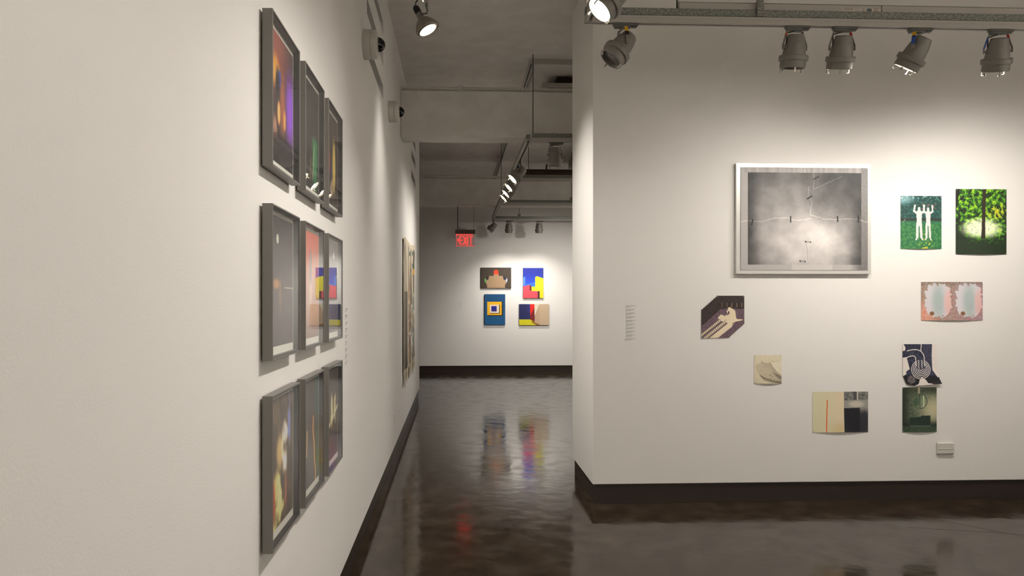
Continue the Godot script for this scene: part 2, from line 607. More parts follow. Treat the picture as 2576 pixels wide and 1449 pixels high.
func lamp_meshes() -> void:
	var m := M.new()
	m.box(Vector3(0.018, -0.007, 0), Vector3(0.15, 0.014, 0.036), 0.004)
	m.box(Vector3(0.0, -0.02, 0), Vector3(0.10, 0.014, 0.032), 0.004)
	m.box(Vector3(0.07, -0.018, 0), Vector3(0.03, 0.01, 0.022), 0.003)
	lm.adapter = m.done()
	m = M.new()
	m.box(Vector3(0, -0.03, 0), Vector3(0.10, 0.004, 0.02), 0.001)
	for s in [-1.0, 1.0]:
		var a := Vector3(s * 0.05, -0.03, 0)
		var b := Vector3(s * 0.076, -0.112, 0)
		var c := Vector3(s * 0.076, -0.138, 0)
		for e in [[a, b], [b, c]]:
			var d: Vector3 = e[1] - e[0]
			var t := Transform3D(Basis(Vector3(d.y, -d.x, 0).normalized(), -d.normalized(), Vector3(0, 0, 1)), (e[0] + e[1]) / 2)
			m.box(Vector3.ZERO, Vector3(0.0035, d.length() + 0.003, 0.02), 0.0008, t)
		m.lathe([Vector2(0.009, -0.01), Vector2(0.009, 0.012), Vector2(0, 0.012)], 10, Transform3D(Basis(Vector3(0, 0, 1), -s * PI / 2), Vector3(s * 0.066, -0.128, 0)))
	lm.yoke = m.done()
	# housing: axis along -y, pivot at the origin, mouth below
	m = M.new()
	m.lathe([Vector2(0.0665, -0.046), Vector2(0.0655, -0.03), Vector2(0.059, 0.02), Vector2(0.047, 0.068), Vector2(0.043, 0.076), Vector2(0.0, 0.079)], 32)
	lm.housing = m.done()
	m = M.new()
	m.lathe([Vector2(0.064, -0.076), Vector2(0.083, -0.076), Vector2(0.0845, -0.072), Vector2(0.0845, -0.05), Vector2(0.083, -0.045), Vector2(0.079, -0.045), Vector2(0.077, -0.052), Vector2(0.064, -0.052)], 32)
	lm.ring = m.done()
	m = M.new()
	m.lathe([Vector2(0.066, -0.08), Vector2(0.066, -0.118), Vector2(0.073, -0.118), Vector2(0.074, -0.115), Vector2(0.074, -0.076), Vector2(0.064, -0.076)], 32)
	lm.barrel = m.done()
	m = M.new()
	m.lathe([Vector2(0.0, -0.104), Vector2(0.04, -0.102), Vector2(0.066, -0.096)], 32, Transform3D(), true)
	lm.lens = m.done()
	m = M.new()
	m.box(Vector3(0.071, -0.128, 0), Vector3(0.003, 0.03, 0.008), 0.0005)
	m.box(Vector3(0.066, -0.143, 0), Vector3(0.013, 0.003, 0.008), 0.0005)
	lm.clip = m.done()
	m = M.new()
	m.box(Vector3(0.079, -0.13, 0), Vector3(0.01, 0.018, 0.009), 0.001)
	lm.catch_tab = m.done()
	m = M.new()
	var pts := []
	var cv := Curve3D.new()
	cv.add_point(Vector3(-0.005, -0.03, 0.008), Vector3(), Vector3(0, -0.03, 0))
	cv.add_point(Vector3(-0.055, -0.045, 0.006), Vector3(0.02, 0.005, 0), Vector3(-0.015, -0.01, 0))
	cv.add_point(Vector3(-0.057, -0.105, 0.004), Vector3(-0.004, 0.03, 0), Vector3())
	for i in 17:
		pts.append(cv.sample_baked(cv.get_baked_length() * i / 16.0))
	m.tube(pts, 0.0035, 6)
	lm.cable = m.done()


# aim: direction of the beam; along: which way the track runs (radians)
func track_lamp(label: String, at: Vector3, aim: Vector3, along: float, group: String, energy := 0.0, angle := 50.0, tapes := [], clip_turn := 0.6) -> Node3D:
	if lm.is_empty():
		lamp_meshes()
	var o := thing("track_lamp", label, "spotlight", at, 0.0, group)
	var ad := obj("adapter", lm.adapter, mats.adapter_grey, o)
	ad.rotation.y = along
	var az := atan2(-aim.x, -aim.z)
	var tilt := atan2(Vector2(aim.x, aim.z).length(), -aim.y)
	var yk := obj("yoke", lm.yoke, mats.lamp_grey, o)
	yk.rotation.y = az
	for t in tapes:      # [side, from, to, colour]
		var m := M.new()
		var a := Vector3(t[0] * 0.05, -0.03, 0).lerp(Vector3(t[0] * 0.076, -0.112, 0), t[1])
		var b := Vector3(t[0] * 0.05, -0.03, 0).lerp(Vector3(t[0] * 0.076, -0.112, 0), t[2])
		var d := b - a
		m.box(Vector3.ZERO, Vector3(0.0048, d.length(), 0.0214), 0.0004, Transform3D(Basis(Vector3(d.y, -d.x, 0).normalized(), -d.normalized(), Vector3(0, 0, 1)), (a + b) / 2))
		obj("tape", m, mat("tape_" + t[3].to_html(false), t[3], 0.6), yk)
	obj("cable", lm.cable, mats.black_cable, o).rotation.y = az
	var hs := obj("housing", lm.housing, mats.lamp_grey, o)
	hs.position = Vector3(0, -0.128, 0)
	hs.basis = Basis(Vector3.UP, az) * Basis(Vector3.RIGHT, tilt)
	obj("ring", lm.ring, mats.lamp_grey, hs)
	obj("barrel", lm.barrel, mats.lamp_grey, hs)
	obj("lens", lm.lens, mats.lit_lens if energy > 0.0 else mats.unlit_lens, hs)
	for k in 3:
		obj("clip", lm.clip, mats.pin_metal, hs).rotation.y = clip_turn + k * TAU / 3
	obj("catch_tab", lm.catch_tab, mats.lamp_grey, hs).rotation.y = clip_turn + 1.1
	if energy > 0.0:
		var l := SpotLight3D.new()
		l.name = "beam"
		l.light_energy = energy
		l.light_color = lamp_light
		l.spot_angle = angle
		l.spot_angle_attenuation = 1.0
		l.spot_attenuation = 2.0
		l.spot_range = 30.0
		l.light_size = 0.035
		l.shadow_enabled = true
		o.add_child(l)
		l.position = hs.position + hs.basis * Vector3(0, -0.112, 0)
		l.basis = Basis(Vector3.UP, az) * Basis(Vector3.RIGHT, tilt - PI / 2)
	return o


func lamps() -> void:
	var yellow := c8(214, 165, 20)
	var navy := c8(36, 44, 92)
	var blue := c8(48, 88, 168)
	var g := "lamps on the track facing the partition"
	track_lamp("unlit grey lamp turned towards the passage with yellow and black tape", P(0.991, TRACK, 4.34), Vector3(-0.62, -0.75, 0.12), 0.0, g, 0.0, 50.0, [[-1.0, 0.05, 0.42, yellow], [-1.0, 0.42, 0.72, c8(30, 26, 34)]], 2.0)
	track_lamp("unlit grey lamp hanging straight down with orange tape on its yoke", P(2.036, TRACK, 4.34), Vector3(-0.03, -1, -0.22), 0.0, g, 0.0, 50.0, [[-1.0, 0.12, 0.35, c8(190, 95, 40)]], 2.3)
	track_lamp("lit grey lamp with a red tape mark on its yoke", P(2.327, TRACK, 4.34), Vector3(0.02, -0.93, -0.33), 0.0, g, 0.85, 80.0, [[1.0, 0.02, 0.3, c8(190, 30, 45)]], 2.3)
	track_lamp("lit grey lamp tilted sideways with yellow and blue tape", P(2.793, TRACK, 4.34), Vector3(-0.36, -0.84, -0.42), 0.0, g, 0.62, 80.0, [[-1.0, 0.02, 0.3, yellow], [-1.0, 0.3, 0.45, navy], [-1.0, 0.45, 0.98, blue]], 2.2)
	track_lamp("lit grey lamp with one long blue tape on its yoke", P(3.298, TRACK, 4.34), Vector3(0.1, -0.93, -0.33), 0.0, g, 1.5, 80.0, [[-1.0, 0.15, 1.0, blue], [1.0, 0.05, 0.3, c8(190, 30, 45)]], 2.6)
	track_lamp("unseen lit grey lamp on the cross track beyond the blue-taped one", P(3.9, TRACK, 4.34), Vector3(0.05, -0.93, -0.40), 0.0, g, 1.9, 82.0)  # out of view, placed to light the right of the partition
	g = "lamps lighting the framed pictures"
	track_lamp("large lit lamp aimed at the framed pictures, nearest the cross track", P(0.79, TRACK, 3.63), Vector3(-0.68, -0.72, 0.14), PI / 2, g, 0.6, 50.0, [], 0.4)
	track_lamp("lit lamp facing the third column of framed pictures", P(0.79, TRACK, 2.95), Vector3(-0.5, -1.2, 0.0), PI / 2, g, 0.9, 64.0)
	track_lamp("lit lamp facing the first column of framed pictures", P(0.79, TRACK, 2.5), Vector3(-0.44, -1.25, 0.0), PI / 2, g, 2.4, 66.0)
	track_lamp("unseen lit lamp over the bare end of the left wall", P(0.79, TRACK, 0.6), Vector3(-0.8, -1.1, 0.0), PI / 2, g, 1.05, 66.0)  # out of view, placed to light the near left wall
	g = "lamps in the far bay"
	track_lamp("unlit grey lamp on the track before the passage beam", P(1.026, TRACK, 7.62), Vector3(0.0, -1, -0.1), 0.0, g, 0.0, 50.0, [], 1.0)
	var zl := [8.72, 9.36, 9.9, 10.34]
	var lab := ["first", "second", "third", "fourth"]
	for i in 4:
		track_lamp("%s lit lamp beyond the passage beam, turned to the wall hanging" % lab[i], P(0.755, TRACK, zl[i]), Vector3(-0.78, -0.72, 0.15 - 0.03 * i), PI / 2, g, 0.95, 52.0, [[1.0, 0.0, 0.9, navy]] if i == 0 else [], 0.4 + i)
	track_lamp("dark lamp at the corner of the far tracks turned to the left", P(0.76, TRACK, 15.0), Vector3(-0.7, -0.75, -0.1), PI / 2, g, 0.0, 50.0, [], 1.7)
	track_lamp("lit lamp aimed at the tan stepped form picture on the far wall", P(1.087, TRACK, 15.1), Vector3(0.0, -0.97, -0.2), 0.0, g, 2.4, 56.0)
	track_lamp("lit lamp aimed at the blue and yellow picture on the far wall", P(1.711, TRACK, 15.1), Vector3(0.0, -0.97, -0.2), 0.0, g, 2.4, 56.0)
	clip_lamp()
	g = "unseen lamps lighting the rest of the gallery"
	var nth := ["first", "second", "third"]
	for i in 3:  # fill lamps added out of view to raise the bounced light
		track_lamp("%s unseen fill lamp from the partition facing the outer side wall" % nth[i], P(4.4, TRACK, 2.6 - 2.4 * i), Vector3(1.0, -0.5, 0.0), PI / 2, g, 4.2, 70.0)
	for i in 3:  # added behind the partition as fill for the far bay
		track_lamp("unseen fill lamp facing the outer side wall on the %s cross track behind the partition" % nth[i], P(4.4, TRACK, [7.62, 10.12, 12.65][i]), Vector3(1.0, -0.5, 0.0), 0.0, g, 3.8, 70.0)
	for i in 2:  # more added fill, behind the camera and never in view
		track_lamp("%s unseen fill lamp facing the end wall across from the partition" % nth[i], P(1.4 + 1.8 * i, TRACK, -1.9), Vector3(0.0, -0.5, 1.0), 0.0, g, 4.2, 70.0)
	track_bar("ceiling_track", "unseen short ceiling track above the mouth of the passage", P(-0.57, CEIL - 0.045, 5.5), P(0.45, CEIL - 0.045, 5.5), "tracks fixed to the ceiling", 0.045, false)  # out of view, carries the lamp for the partition end
	track_lamp("unseen ceiling lamp turned to the end of the partition", P(-0.28, CEIL - 0.045, 5.5), Vector3(1.0, -3.3, -0.6), 0.0, g, 8.5, 43.0)  # out of view, placed to light the partition end face
	for i in 2:  # hidden by the partition, placed to brighten the lower far wall
		track_lamp("%s unseen lamp behind the partition sending light on to the far wall" % nth[i], P(2.7 + 0.9 * i, TRACK, 12.65), Vector3(-1.2, -1.9, -3.2), 0.0, g, 4.2, 40.0)



func clip_lamp() -> void:
	var o := thing("hanging_lamp", "bare lit reflector lamp dangling from the ceiling on wires", "lamp", P(-0.18, 3.22, 4.5))
	var ax := Vector3(0.46, -0.87, 0.10).normalized()
	var az := atan2(-ax.x, -ax.z)
	var tilt := atan2(Vector2(ax.x, ax.z).length(), -ax.y)
	var b := Basis(Vector3.UP, az) * Basis(Vector3.RIGHT, tilt)
	var m := M.new()
	m.lathe([Vector2(0.058, -0.022), Vector2(0.074, -0.02), Vector2(0.076, -0.014), Vector2(0.07, 0.004), Vector2(0.06, 0.024), Vector2(0.046, 0.045), Vector2(0.028, 0.06), Vector2(0.02, 0.072), Vector2(0.02, 0.085)], 28, Transform3D(), true)
	var r := obj("reflector", m, mat("reflector_glass", Color(0.55, 0.52, 0.48), 0.2, 0.6), o)
	r.basis = b
	m = M.new()
	m.lathe([Vector2(0.0, -0.026), Vector2(0.04, -0.025), Vector2(0.054, -0.021)], 28, Transform3D(), true)
	obj("lens", m, mats.lit_lens, r)
	m = M.new()
	m.lathe([Vector2(0.021, 0.084), Vector2(0.021, 0.098), Vector2(0.017, 0.098)], 16)
	obj("collar", m, mats.galvanised_steel, r)
	m = M.new()
	m.lathe([Vector2(0.018, 0.098), Vector2(0.021, 0.115), Vector2(0.019, 0.14), Vector2(0.012, 0.152), Vector2(0.0, 0.153)], 16)
	obj("socket", m, mats.black_cable, r)
	# bracket, hook, wires
	var s := b * Vector3(0.0, 0.095, 0.0)
	var hook := Vector3(0.0, 0.125, 0.0)
	m = M.new()
	m.tube([s + Vector3(0.01, 0, 0), Vector3(0.005, 0.085, 0.0), Vector3(0.006, 0.1, 0), hook], 0.006, 8)
	m.box(hook + Vector3(0, 0.012, 0), Vector3(0.018, 0.026, 0.014), 0.003)
	obj("bracket", m, mats.galvanised_steel, o)
	for k in [-1.0, 1.0]:
		m = M.new()
		m.tube([hook + Vector3(k * 0.004, 0.02, 0), Vector3(k * 0.008, 0.5, 0), Vector3(k * 0.01, CEIL - 3.22, 0)], 0.0012, 5)
		obj("wire", m, mats.dark_rod, o)
	var e := b * Vector3(0, 0.152, 0)
	m = M.new()
	m.tube([e, e + Vector3(0.004, 0.02, 0), e.lerp(Vector3(0.0, 0.22, 0), 0.6) + Vector3(0, 0.02, 0), Vector3(-0.004, 0.24, 0.01), Vector3(-0.004, 0.6, 0.01), Vector3(-0.004, CEIL - 3.22, 0.01)], 0.0035, 6)
	obj("cable", m, mats.black_cable, o)
	var l := SpotLight3D.new()
	l.name = "beam"
	l.light_energy = 1.2
	l.light_color = lamp_light
	l.spot_angle = 60.0
	l.spot_angle_attenuation = 0.7
	l.spot_attenuation = 2.0
	l.spot_range = 30.0
	l.light_size = 0.05
	l.shadow_enabled = true
	o.add_child(l)
	l.position = b * Vector3(0, -0.035, 0)
	l.basis = Basis(Vector3.UP, az) * Basis(Vector3.RIGHT, tilt - PI / 2)


# ---------------------------------------------------------------- left wall
func left_wall_things() -> void:
	# nine deep frames; local x runs along the wall away from the camera, z out of the wall
	var bar := M.new()
	var w := 0.39
	var h := 0.475
	var d := 0.0315
	for s in [-1.0, 1.0]:
		bar.box(Vector3(s * (w / 2 - 0.003), 0, d / 2), Vector3(0.006, h, d), 0.0006)
		bar.box(Vector3(0, s * (h / 2 - 0.003), d / 2), Vector3(w - 0.012, 0.006, d), 0.0006)
	var fm := bar.done()
	bar = M.new()
	for s in [-1.0, 1.0]:
		bar.box(Vector3(s * (w / 2 - 0.0078), 0, 0.0185), Vector3(0.0035, h - 0.013, 0.0188))
		bar.box(Vector3(0, s * (h / 2 - 0.0078), 0.0185), Vector3(w - 0.02, 0.0035, 0.0188))
	var liner := bar.done()
	var m := M.new()
	m.box(Vector3(0, 0, -0.0005), Vector3(w - 0.05, h - 0.05, 0.013))
	var back := m.done()
	m = M.new()
	m.box(Vector3(0, 0, 0.007), Vector3(w - 0.013, h - 0.013, 0.004))
	var board := m.done()
	m = M.new()
	m.box(Vector3(0, 0, d - 0.003), Vector3(w - 0.0125, h - 0.0125, 0.002))
	var pane := m.done()
	m = M.new()
	var pw := 0.352
	var ph := 0.415
	sticker(m, Vector3(0, 0.006, 0.0099), pw, ph)
	m.box(Vector3(0, 0.006, 0.0094), Vector3(pw, ph, 0.0008))
	var sheet := m.done()
	var labels := [["top row framed print with a purple glow beside amber shapes", "top row framed dark print with a green vertical glow", "top row framed dark print with an ochre drape"],
		["middle row framed dark grey print with a small white oval moon", "middle row framed print with a salmon orange ground", "middle row framed pale grey print, glass mirroring the far pictures"],
		["bottom row framed print with pale cloth and yellow leaves", "bottom row framed dark print with thin orange stems", "bottom row framed dark print with pale flame-like petals"]]
	var ys := [2.1945, 1.607, 1.025]
	var zs := [2.24, 2.727, 3.22]
	for r in 3:
		for c in 3:
			var o := thing("picture_frame", labels[r][c], "framed picture", P(LX + 0.0075, ys[r], zs[c] + w / 2), PI / 2, "framed pictures on the left wall")
			obj("frame", fm, mats.frame_metal, o)
			obj("spacer", liner, mat("dark_spacer", Color(0.17, 0.16, 0.15), 0.5), o)
			obj("backing", back, mat("backing_board", Color(0.45, 0.36, 0.26), 0.8), o)
			obj("mat_board", board, mats.mat_board, o)
			obj("print", sheet, print_mat("framed_%d%d" % [r, c], art(100, 120, framed_art(r, c)), 0.5), o)
			obj("glass", pane, mats.picture_glass, o)
	# vinyl captions beyond the frames
	var t := thing("wall_caption", "column of tiny dark caption lines beside the framed pictures", "lettering", P(LX, 1.19, 3.95), PI / 2)
	caption(t, 9, 0.32, 0.10, 2)
	# textile
	textile()
	# dome cameras
	dome_camera("white dome security camera mounted beside the near wall slots", P(LX, 3.192, 4.74))
	dome_camera("white dome security camera mounted beyond the near wall slots", P(LX, 3.213, 6.5))
	var ot := thing("power_outlet", "white power outlet low on the left wall before the wall hanging", "outlet", P(LX, 0.424, 7.03), PI / 2)
	m = M.new()
	m.box(Vector3(0, 0, 0.003), Vector3(0.07, 0.115, 0.006), 0.002)
	obj("plate", m, mats.white_plastic, ot)
	for k in [-1, 1]:
		m = M.new()
		m.box(Vector3(0, k * 0.024, 0.007), Vector3(0.033, 0.028, 0.003), 0.001)
		obj("socket", m, mats.white_track, ot)


func framed_art(r: int, c: int) -> Callable:
	var n := noise(0.03, 100 + r * 3 + c)
	var id := r * 3 + c
	return func(uu, v):
		var u: float = (uu - 0.2) / 0.8
		var x: float = uu * 100.0
		var y: float = v * 120.0
		var k := n.get_noise_2d(x, y)
		var col := Color(0.06, 0.05, 0.045)
		if id == 0:
			col = c8(38, 26, 26).lerp(c8(120, 60, 50), blob(u, v, 0.1, 0.05, 0.6, 0.35, 0.8))
			col = col.lerp(c8(186, 130, 50), blob(u, v, 0.12, 0.30, 0.2, 0.12, 0.5))
			col = col.lerp(c8(118, 60, 170), blob(u, v, 0.86, 0.50, 0.24, 0.28, 0.7))
			col = col.lerp(c8(150, 85, 45), blob(u, v, 0.46, 0.52, 0.12, 0.24, 0.7) * 0.8)
			col = col.lerp(c8(30, 60, 150), blob(u, v, 0.32, 0.33, 0.05, 0.07, 0.3))
			col = col.lerp(c8(28, 22, 24), blob(u, v, 0.22, 0.42, 0.1, 0.16, 0.3))
			col = col.lerp(c8(226, 150, 84), blob(u, v, 0.28, 0.60, 0.07, 0.09, 0.4))
			col = col.lerp(c8(210, 130, 60), blob(u, v, 0.56, 0.62, 0.06, 0.08, 0.4))
			col = col.lerp(c8(150, 110, 90), blob(u, v, 0.1, 0.78, 0.1, 0.13, 0.4))
			col = col.lerp(c8(26, 20, 19), ss(0.72, 0.85, v) * 0.9)
		elif id == 1:
			col = c8(34, 27, 25)
			col = col.lerp(c8(46, 98, 62), blob(u, v, 0.72, 0.6, 0.2, 0.42, 0.5) * ss(0.45, 0.52, v))
			col = col.lerp(c8(214, 190, 130), 1.0 - ss(0.0, 0.02, absf(u - 0.58 - 0.1 * sin(v * 4.0))) if v > 0.55 and v < 0.9 else 0.0)
			col = col.lerp(c8(206, 170, 96), 1.0 - ss(0.0, 0.015, absf(u - 0.4)) if v > 0.7 and v < 0.92 else 0.0)
		elif id == 2:
			col = c8(40, 30, 27).lerp(c8(30, 24, 60), blob(u, v, 0.3, 0.62, 0.2, 0.1, 0.5))
			col = col.lerp(c8(168, 146, 70), blob(u, v, 0.62, 0.55, 0.15, 0.3, 0.4))
			col = col.lerp(c8(120, 50, 34), blob(u, v, 0.15, 0.55, 0.1, 0.14, 0.5))
			col = col.lerp(c8(180, 160, 130), blob(u, v, 0.42, 0.82, 0.16, 0.1, 0.5) * (0.5 + k))
		elif id == 3:
			col = c8(62, 53, 54).lerp(c8(74, 64, 64), v)
			if blob(u, v, 0.22, 0.17, 0.055, 0.038, 0.06) > 0.5:
				col = c8(214, 212, 198)
			col = col.lerp(c8(190, 130, 70), blob(u, v, 0.16, 0.52, 0.14, 0.04, 0.5))
			col = col.lerp(c8(150, 104, 70), blob(u, v, 0.34, 0.62, 0.06, 0.16, 0.6) * (0.6 + k))
			if u > 0.56 and absf(v - 0.545) < 0.006:
				col = c8(224, 206, 170)
		elif id == 4:
			col = c8(216, 104, 74).lerp(c8(196, 150, 128), ss(0.1, 0.6, v))
			col = col.lerp(c8(150, 120, 110), ss(0.75, 0.98, v))
			col = col.lerp(c8(128, 122, 122), blob(u, v, 0.4, 0.33, 0.09, 0.17, 0.12))
			col = col.lerp(c8(190, 130, 110), blob(u, v, 0.72, 0.27, 0.08, 0.12, 0.3))
			col = col.lerp(c8(226, 200, 180), blob(u, v, 0.42, 0.65, 0.1, 0.2, 0.6) * (0.5 + k))
		elif id == 5:
			col = c8(128, 122, 120).lerp(c8(110, 104, 104), v)
			if blob(u, v, 0.6, 0.14, 0.07, 0.04, 0.06) > 0.5:
				col = c8(232, 230, 220)
			if u > 0.8 and absf(v - 0.37) < 0.006:
				col = c8(226, 220, 200)
		elif id == 6:
			col = c8(58, 48, 38).lerp(c8(92, 78, 60), 0.5 + k)
			col = col.lerp(c8(176, 148, 96), blob(u, v, 0.34, 0.43, 0.16, 0.12, 0.5))
			col = col.lerp(c8(226, 212, 188), blob(u, v, 0.55 + 0.1 * k, 0.42, 0.14, 0.2, 0.25) * (0.8 + k))
			col = col.lerp(c8(110, 112, 150), blob(u, v, 0.8, 0.2, 0.08, 0.24, 0.4) * (0.7 + k))
			col = col.lerp(c8(204, 192, 122), blob(u, v, 0.16 + 0.2 * k, 0.86, 0.24, 0.28, 0.25) * (0.85 + k))
			col = col.lerp(c8(150, 66, 36), blob(u, v, 0.02, 0.78, 0.08, 0.16, 0.5))
			col = col.lerp(c8(160, 90, 60), blob(u, v, 0.62, 0.78, 0.05, 0.14, 0.4) * 0.8)
		elif id == 7:
			col = c8(46, 40, 37).lerp(c8(58, 50, 46), 0.5 + k)
			col = col.lerp(c8(28, 62, 58), ss(0.72, 0.85, u))
			var sx: float = 0.58 + 0.16 * ss(0.4, 1.0, v) + 0.02 * sin(v * 22.0)
			if v > 0.36:
				col = col.lerp(c8(196, 130, 70), 1.0 - ss(0.02, 0.05, absf(u - sx)))
			if v > 0.46 and v < 0.7:
				col = col.lerp(c8(206, 140, 70), 1.0 - ss(0.015, 0.035, absf(u - 0.16 + 0.2 * (v - 0.5))))
		else:
			col = c8(50, 42, 40).lerp(c8(66, 56, 53), 0.5 + k)
			col = col.lerp(c8(190, 172, 126), blob(u, v, 0.4 + 0.1 * k, 0.46, 0.12, 0.18, 0.3))
			col = col.lerp(c8(176, 160, 116), blob(u, v, 0.72 + 0.1 * k, 0.46, 0.08, 0.16, 0.3))
			if u > 0.3:
				col = col.lerp(c8(200, 182, 150), 1.0 - ss(0.01, 0.03, absf(v - 0.66 + 0.2 * u)))
			col = col.lerp(c8(214, 196, 160), blob(u, v, 0.12, 0.61, 0.14, 0.03, 0.4))
		var up := 1.35 if r != 1 else 1.0
		return Color(minf(col.r * up, 0.95), minf(col.g * up, 0.95), minf(col.b * up, 0.95))


func caption(o: Node3D, blocks: int, height: float, width: float, sd: int) -> void:
	var r := RandomNumberGenerator.new()
	r.seed = sd
	var step := height / blocks
	for b in blocks:
		var m := M.new()
		var y := height - b * step
		for ln in 4:
			var x := 0.0
			var end: float = width * [0.78, 0.62, 0.45, 0.12][ln] * r.randf_range(0.9, 1.1)
			while x < end:
				var ww: float = minf(r.randf_range(0.004, 0.011), end - x + 0.002)
				m.box(Vector3(x + ww / 2, y - ln * step * 0.2 - 0.002, 0.0003), Vector3(ww, 0.0019, 0.0006))
				x += ww + 0.0028
		obj("text_block", m, mat("vinyl_text", Color(0.44, 0.41, 0.38), 0.6), o)


func dome_camera(label: String, at: Vector3) -> void:
	var o := thing("security_camera", label, "camera", at, 0.0, "dome cameras on the left wall")
	var b := Basis(Vector3(0, 0, 1), -PI / 2)      # y axis turned out of the wall
	var m := M.new()
	m.lathe([Vector2(0.091, 0.0), Vector2(0.093, 0.012), Vector2(0.093, 0.012), Vector2(0.091, 0.07), Vector2(0.086, 0.085), Vector2(0.078, 0.09), Vector2(0.05, 0.091)], 36, Transform3D(b, Vector3.ZERO))
	obj("housing", m, mats.white_plastic, o)
	m = M.new()
	m.lathe([Vector2(0.093, 0.048), Vector2(0.0938, 0.05), Vector2(0.0935, 0.054), Vector2(0.092, 0.055)], 36, Transform3D(b, Vector3.ZERO))
	obj("seam_ring", m, mats.white_track, o)
	m = M.new()
	var pr := []
	for i in 9:
		var a := PI / 2 * i / 8.0
		pr.append(Vector2(0.046 * cos(a), 0.092 + 0.046 * sin(a)))
	m.lathe(pr, 28, Transform3D(b, Vector3.ZERO), true)
	obj("dome", m, mat("smoked_dome", Color(0.012, 0.012, 0.014), 0.04), o)
	m = M.new()
	m.lathe([Vector2(0.05, 0.089), Vector2(0.05, 0.095), Vector2(0.046, 0.096)], 28, Transform3D(b, Vector3.ZERO))
	obj("trim_ring", m, mats.white_plastic, o)


func textile() -> void:
	var z0 := 8.13
	var w := 2.31
	var o := thing("wall_hanging", "unstretched painted canvas with ragged fringe hanging on the left wall", "textile", P(LX, 0.60, z0), PI / 2)
	var n := noise(0.02, 55)
	var n2 := noise(0.03, 56)
	var hh := 1.49
	var tx := art(220, 180, func(u, v):
		var x: float = u * 220.0
		var y: float = v * 180.0
		var a := n.get_noise_2d(x * 3.2, y * 0.25)
		var b := n2.get_noise_2d(x * 4.5 + 90.0, y * 0.7)
		var g := n2.get_noise_2d(x * 1.2 + 300.0, y * 1.4)
		var col := c8(150, 140, 122)
		col = col.lerp(c8(222, 208, 184), ss(0.0, 0.35, a))
		col = col.lerp(c8(70, 66, 58), ss(0.05, 0.35, -a + 0.25 * (v - 0.5)))
		if u < 0.3 and v > 0.4:
			col = col.lerp(c8(84, 78, 66), 0.7)
		if u > 0.4:
			col = col.lerp(c8(98, 132, 140), ss(0.12, 0.3, b) * ss(0.35, 0.6, v))
			col = col.lerp(c8(58, 84, 110), ss(0.2, 0.35, b + 0.1) * ss(0.6, 0.75, v) * 0.8)
			col = col.lerp(c8(226, 226, 212), ss(0.22, 0.35, g) * ss(0.3, 0.5, v))
			col = col.lerp(c8(70, 92, 82), ss(0.15, 0.3, g) * (1.0 - ss(0.2, 0.3, v)))
		col = col.lerp(c8(166, 74, 56), ss(0.2, 0.34, b) * blob(u, v, 0.5, 0.75, 0.14, 0.4, 0.5))
		col = col.lerp(c8(196, 140, 60), ss(0.26, 0.36, -b) * blob(u, v, 0.55, 0.6, 0.2, 0.4, 0.5))
		col = col.lerp(c8(230, 160, 40), blob(u, v, 0.86, 0.225, 0.045, 0.03, 0.2))
		col = col.lerp(c8(44, 40, 40), ss(0.05, 0.2, -a) * ss(0.75, 0.95, v) * 0.8)
		var edge: float = minf(minf(u, 1.0 - u), v * 0.7) + 0.02 * b
		return col.lerp(c8(208, 194, 166), 1.0 - ss(0.02, 0.035, edge)))
	# canvas with soft vertical waves
	var m := M.new()
	m.st.set_smooth_group(1)
	var nx := 40
	var ny := 12
	var f := func(i: int, j: int) -> Vector3:
		var u := float(i) / nx
		var v := float(j) / ny
		var top := 0.018 * sin(u * 9.0) + 0.05 * u if j == 0 else 0.05 * u * (1.0 - v)
		var zz := 0.009 + 0.004 * sin(u * 23.0 + v * 2.0) + 0.002 * sin(u * 51.0) + (0.012 * (1.0 - v * 6.0) * (0.5 + 0.5 * sin(u * 17.0)) if v < 0.16 else 0.0)
		return Vector3(u * w + 0.012 * sin(v * 13.0) * (1.0 if i == nx else 0.4 if i == 0 else 0.0), 0.16 + hh * (1.0 - v) + top, zz)
	for i in nx:
		for j in ny:
			var p := [f.call(i, j), f.call(i + 1, j), f.call(i + 1, j + 1), f.call(i, j + 1)]
			var uv := [Vector2(float(i) / nx, float(j) / ny), Vector2(float(i + 1) / nx, float(j) / ny), Vector2(float(i + 1) / nx, float(j + 1) / ny), Vector2(float(i) / nx, float(j + 1) / ny)]
			for k in [0, 1, 2, 0, 2, 3]:
				m.st.set_uv(uv[k])
				m.st.add_vertex(p[k])
	obj("canvas", m, print_mat("painted_canvas", tx, 0.75), o)
	# edge hems hold it off the wall
	m = M.new()
	m.box(Vector3(w / 2, 0.16 + hh - 0.03, 0.003), Vector3(w - 0.06, 0.03, 0.005), 0.001)
	obj("batten", m, mat("dark_batten", Color(0.36, 0.30, 0.23), 0.8), o)
	var r := RandomNumberGenerator.new()
	r.seed = 9
	var cream := mat("raw_canvas", Color(0.80, 0.74, 0.62), 0.85)
	var nf := 26
	for i in nf:
		var x0: float = w * i / nf
		var x1: float = w * (i + 1) / nf - 0.008
		var l := r.randf_range(0.12, 0.19)
		var s := r.randf_range(-0.02, 0.02)
		m = M.new()
		var a0 := f.call(int(i * nx / nf), ny) as Vector3
		var za := a0.z
		var zb := za + r.randf_range(-0.01, 0.015)
		var q := [Vector3(x0, 0.175, za), Vector3(x1, 0.175, za), Vector3(x1 + s - 0.012, 0.165 - l, zb), Vector3(x0 + s + 0.012, 0.165 - l * r.randf_range(0.9, 1.05), zb)]
		m.poly(q, Vector3(0, 0, 1))
		m.poly([q[0] - Vector3(0, 0, 0.002), q[1] - Vector3(0, 0, 0.002), q[2] - Vector3(0, 0, 0.002), q[3] - Vector3(0, 0, 0.002)], Vector3(0, 0, -1))
		obj("fringe_strip", m, cream, o)


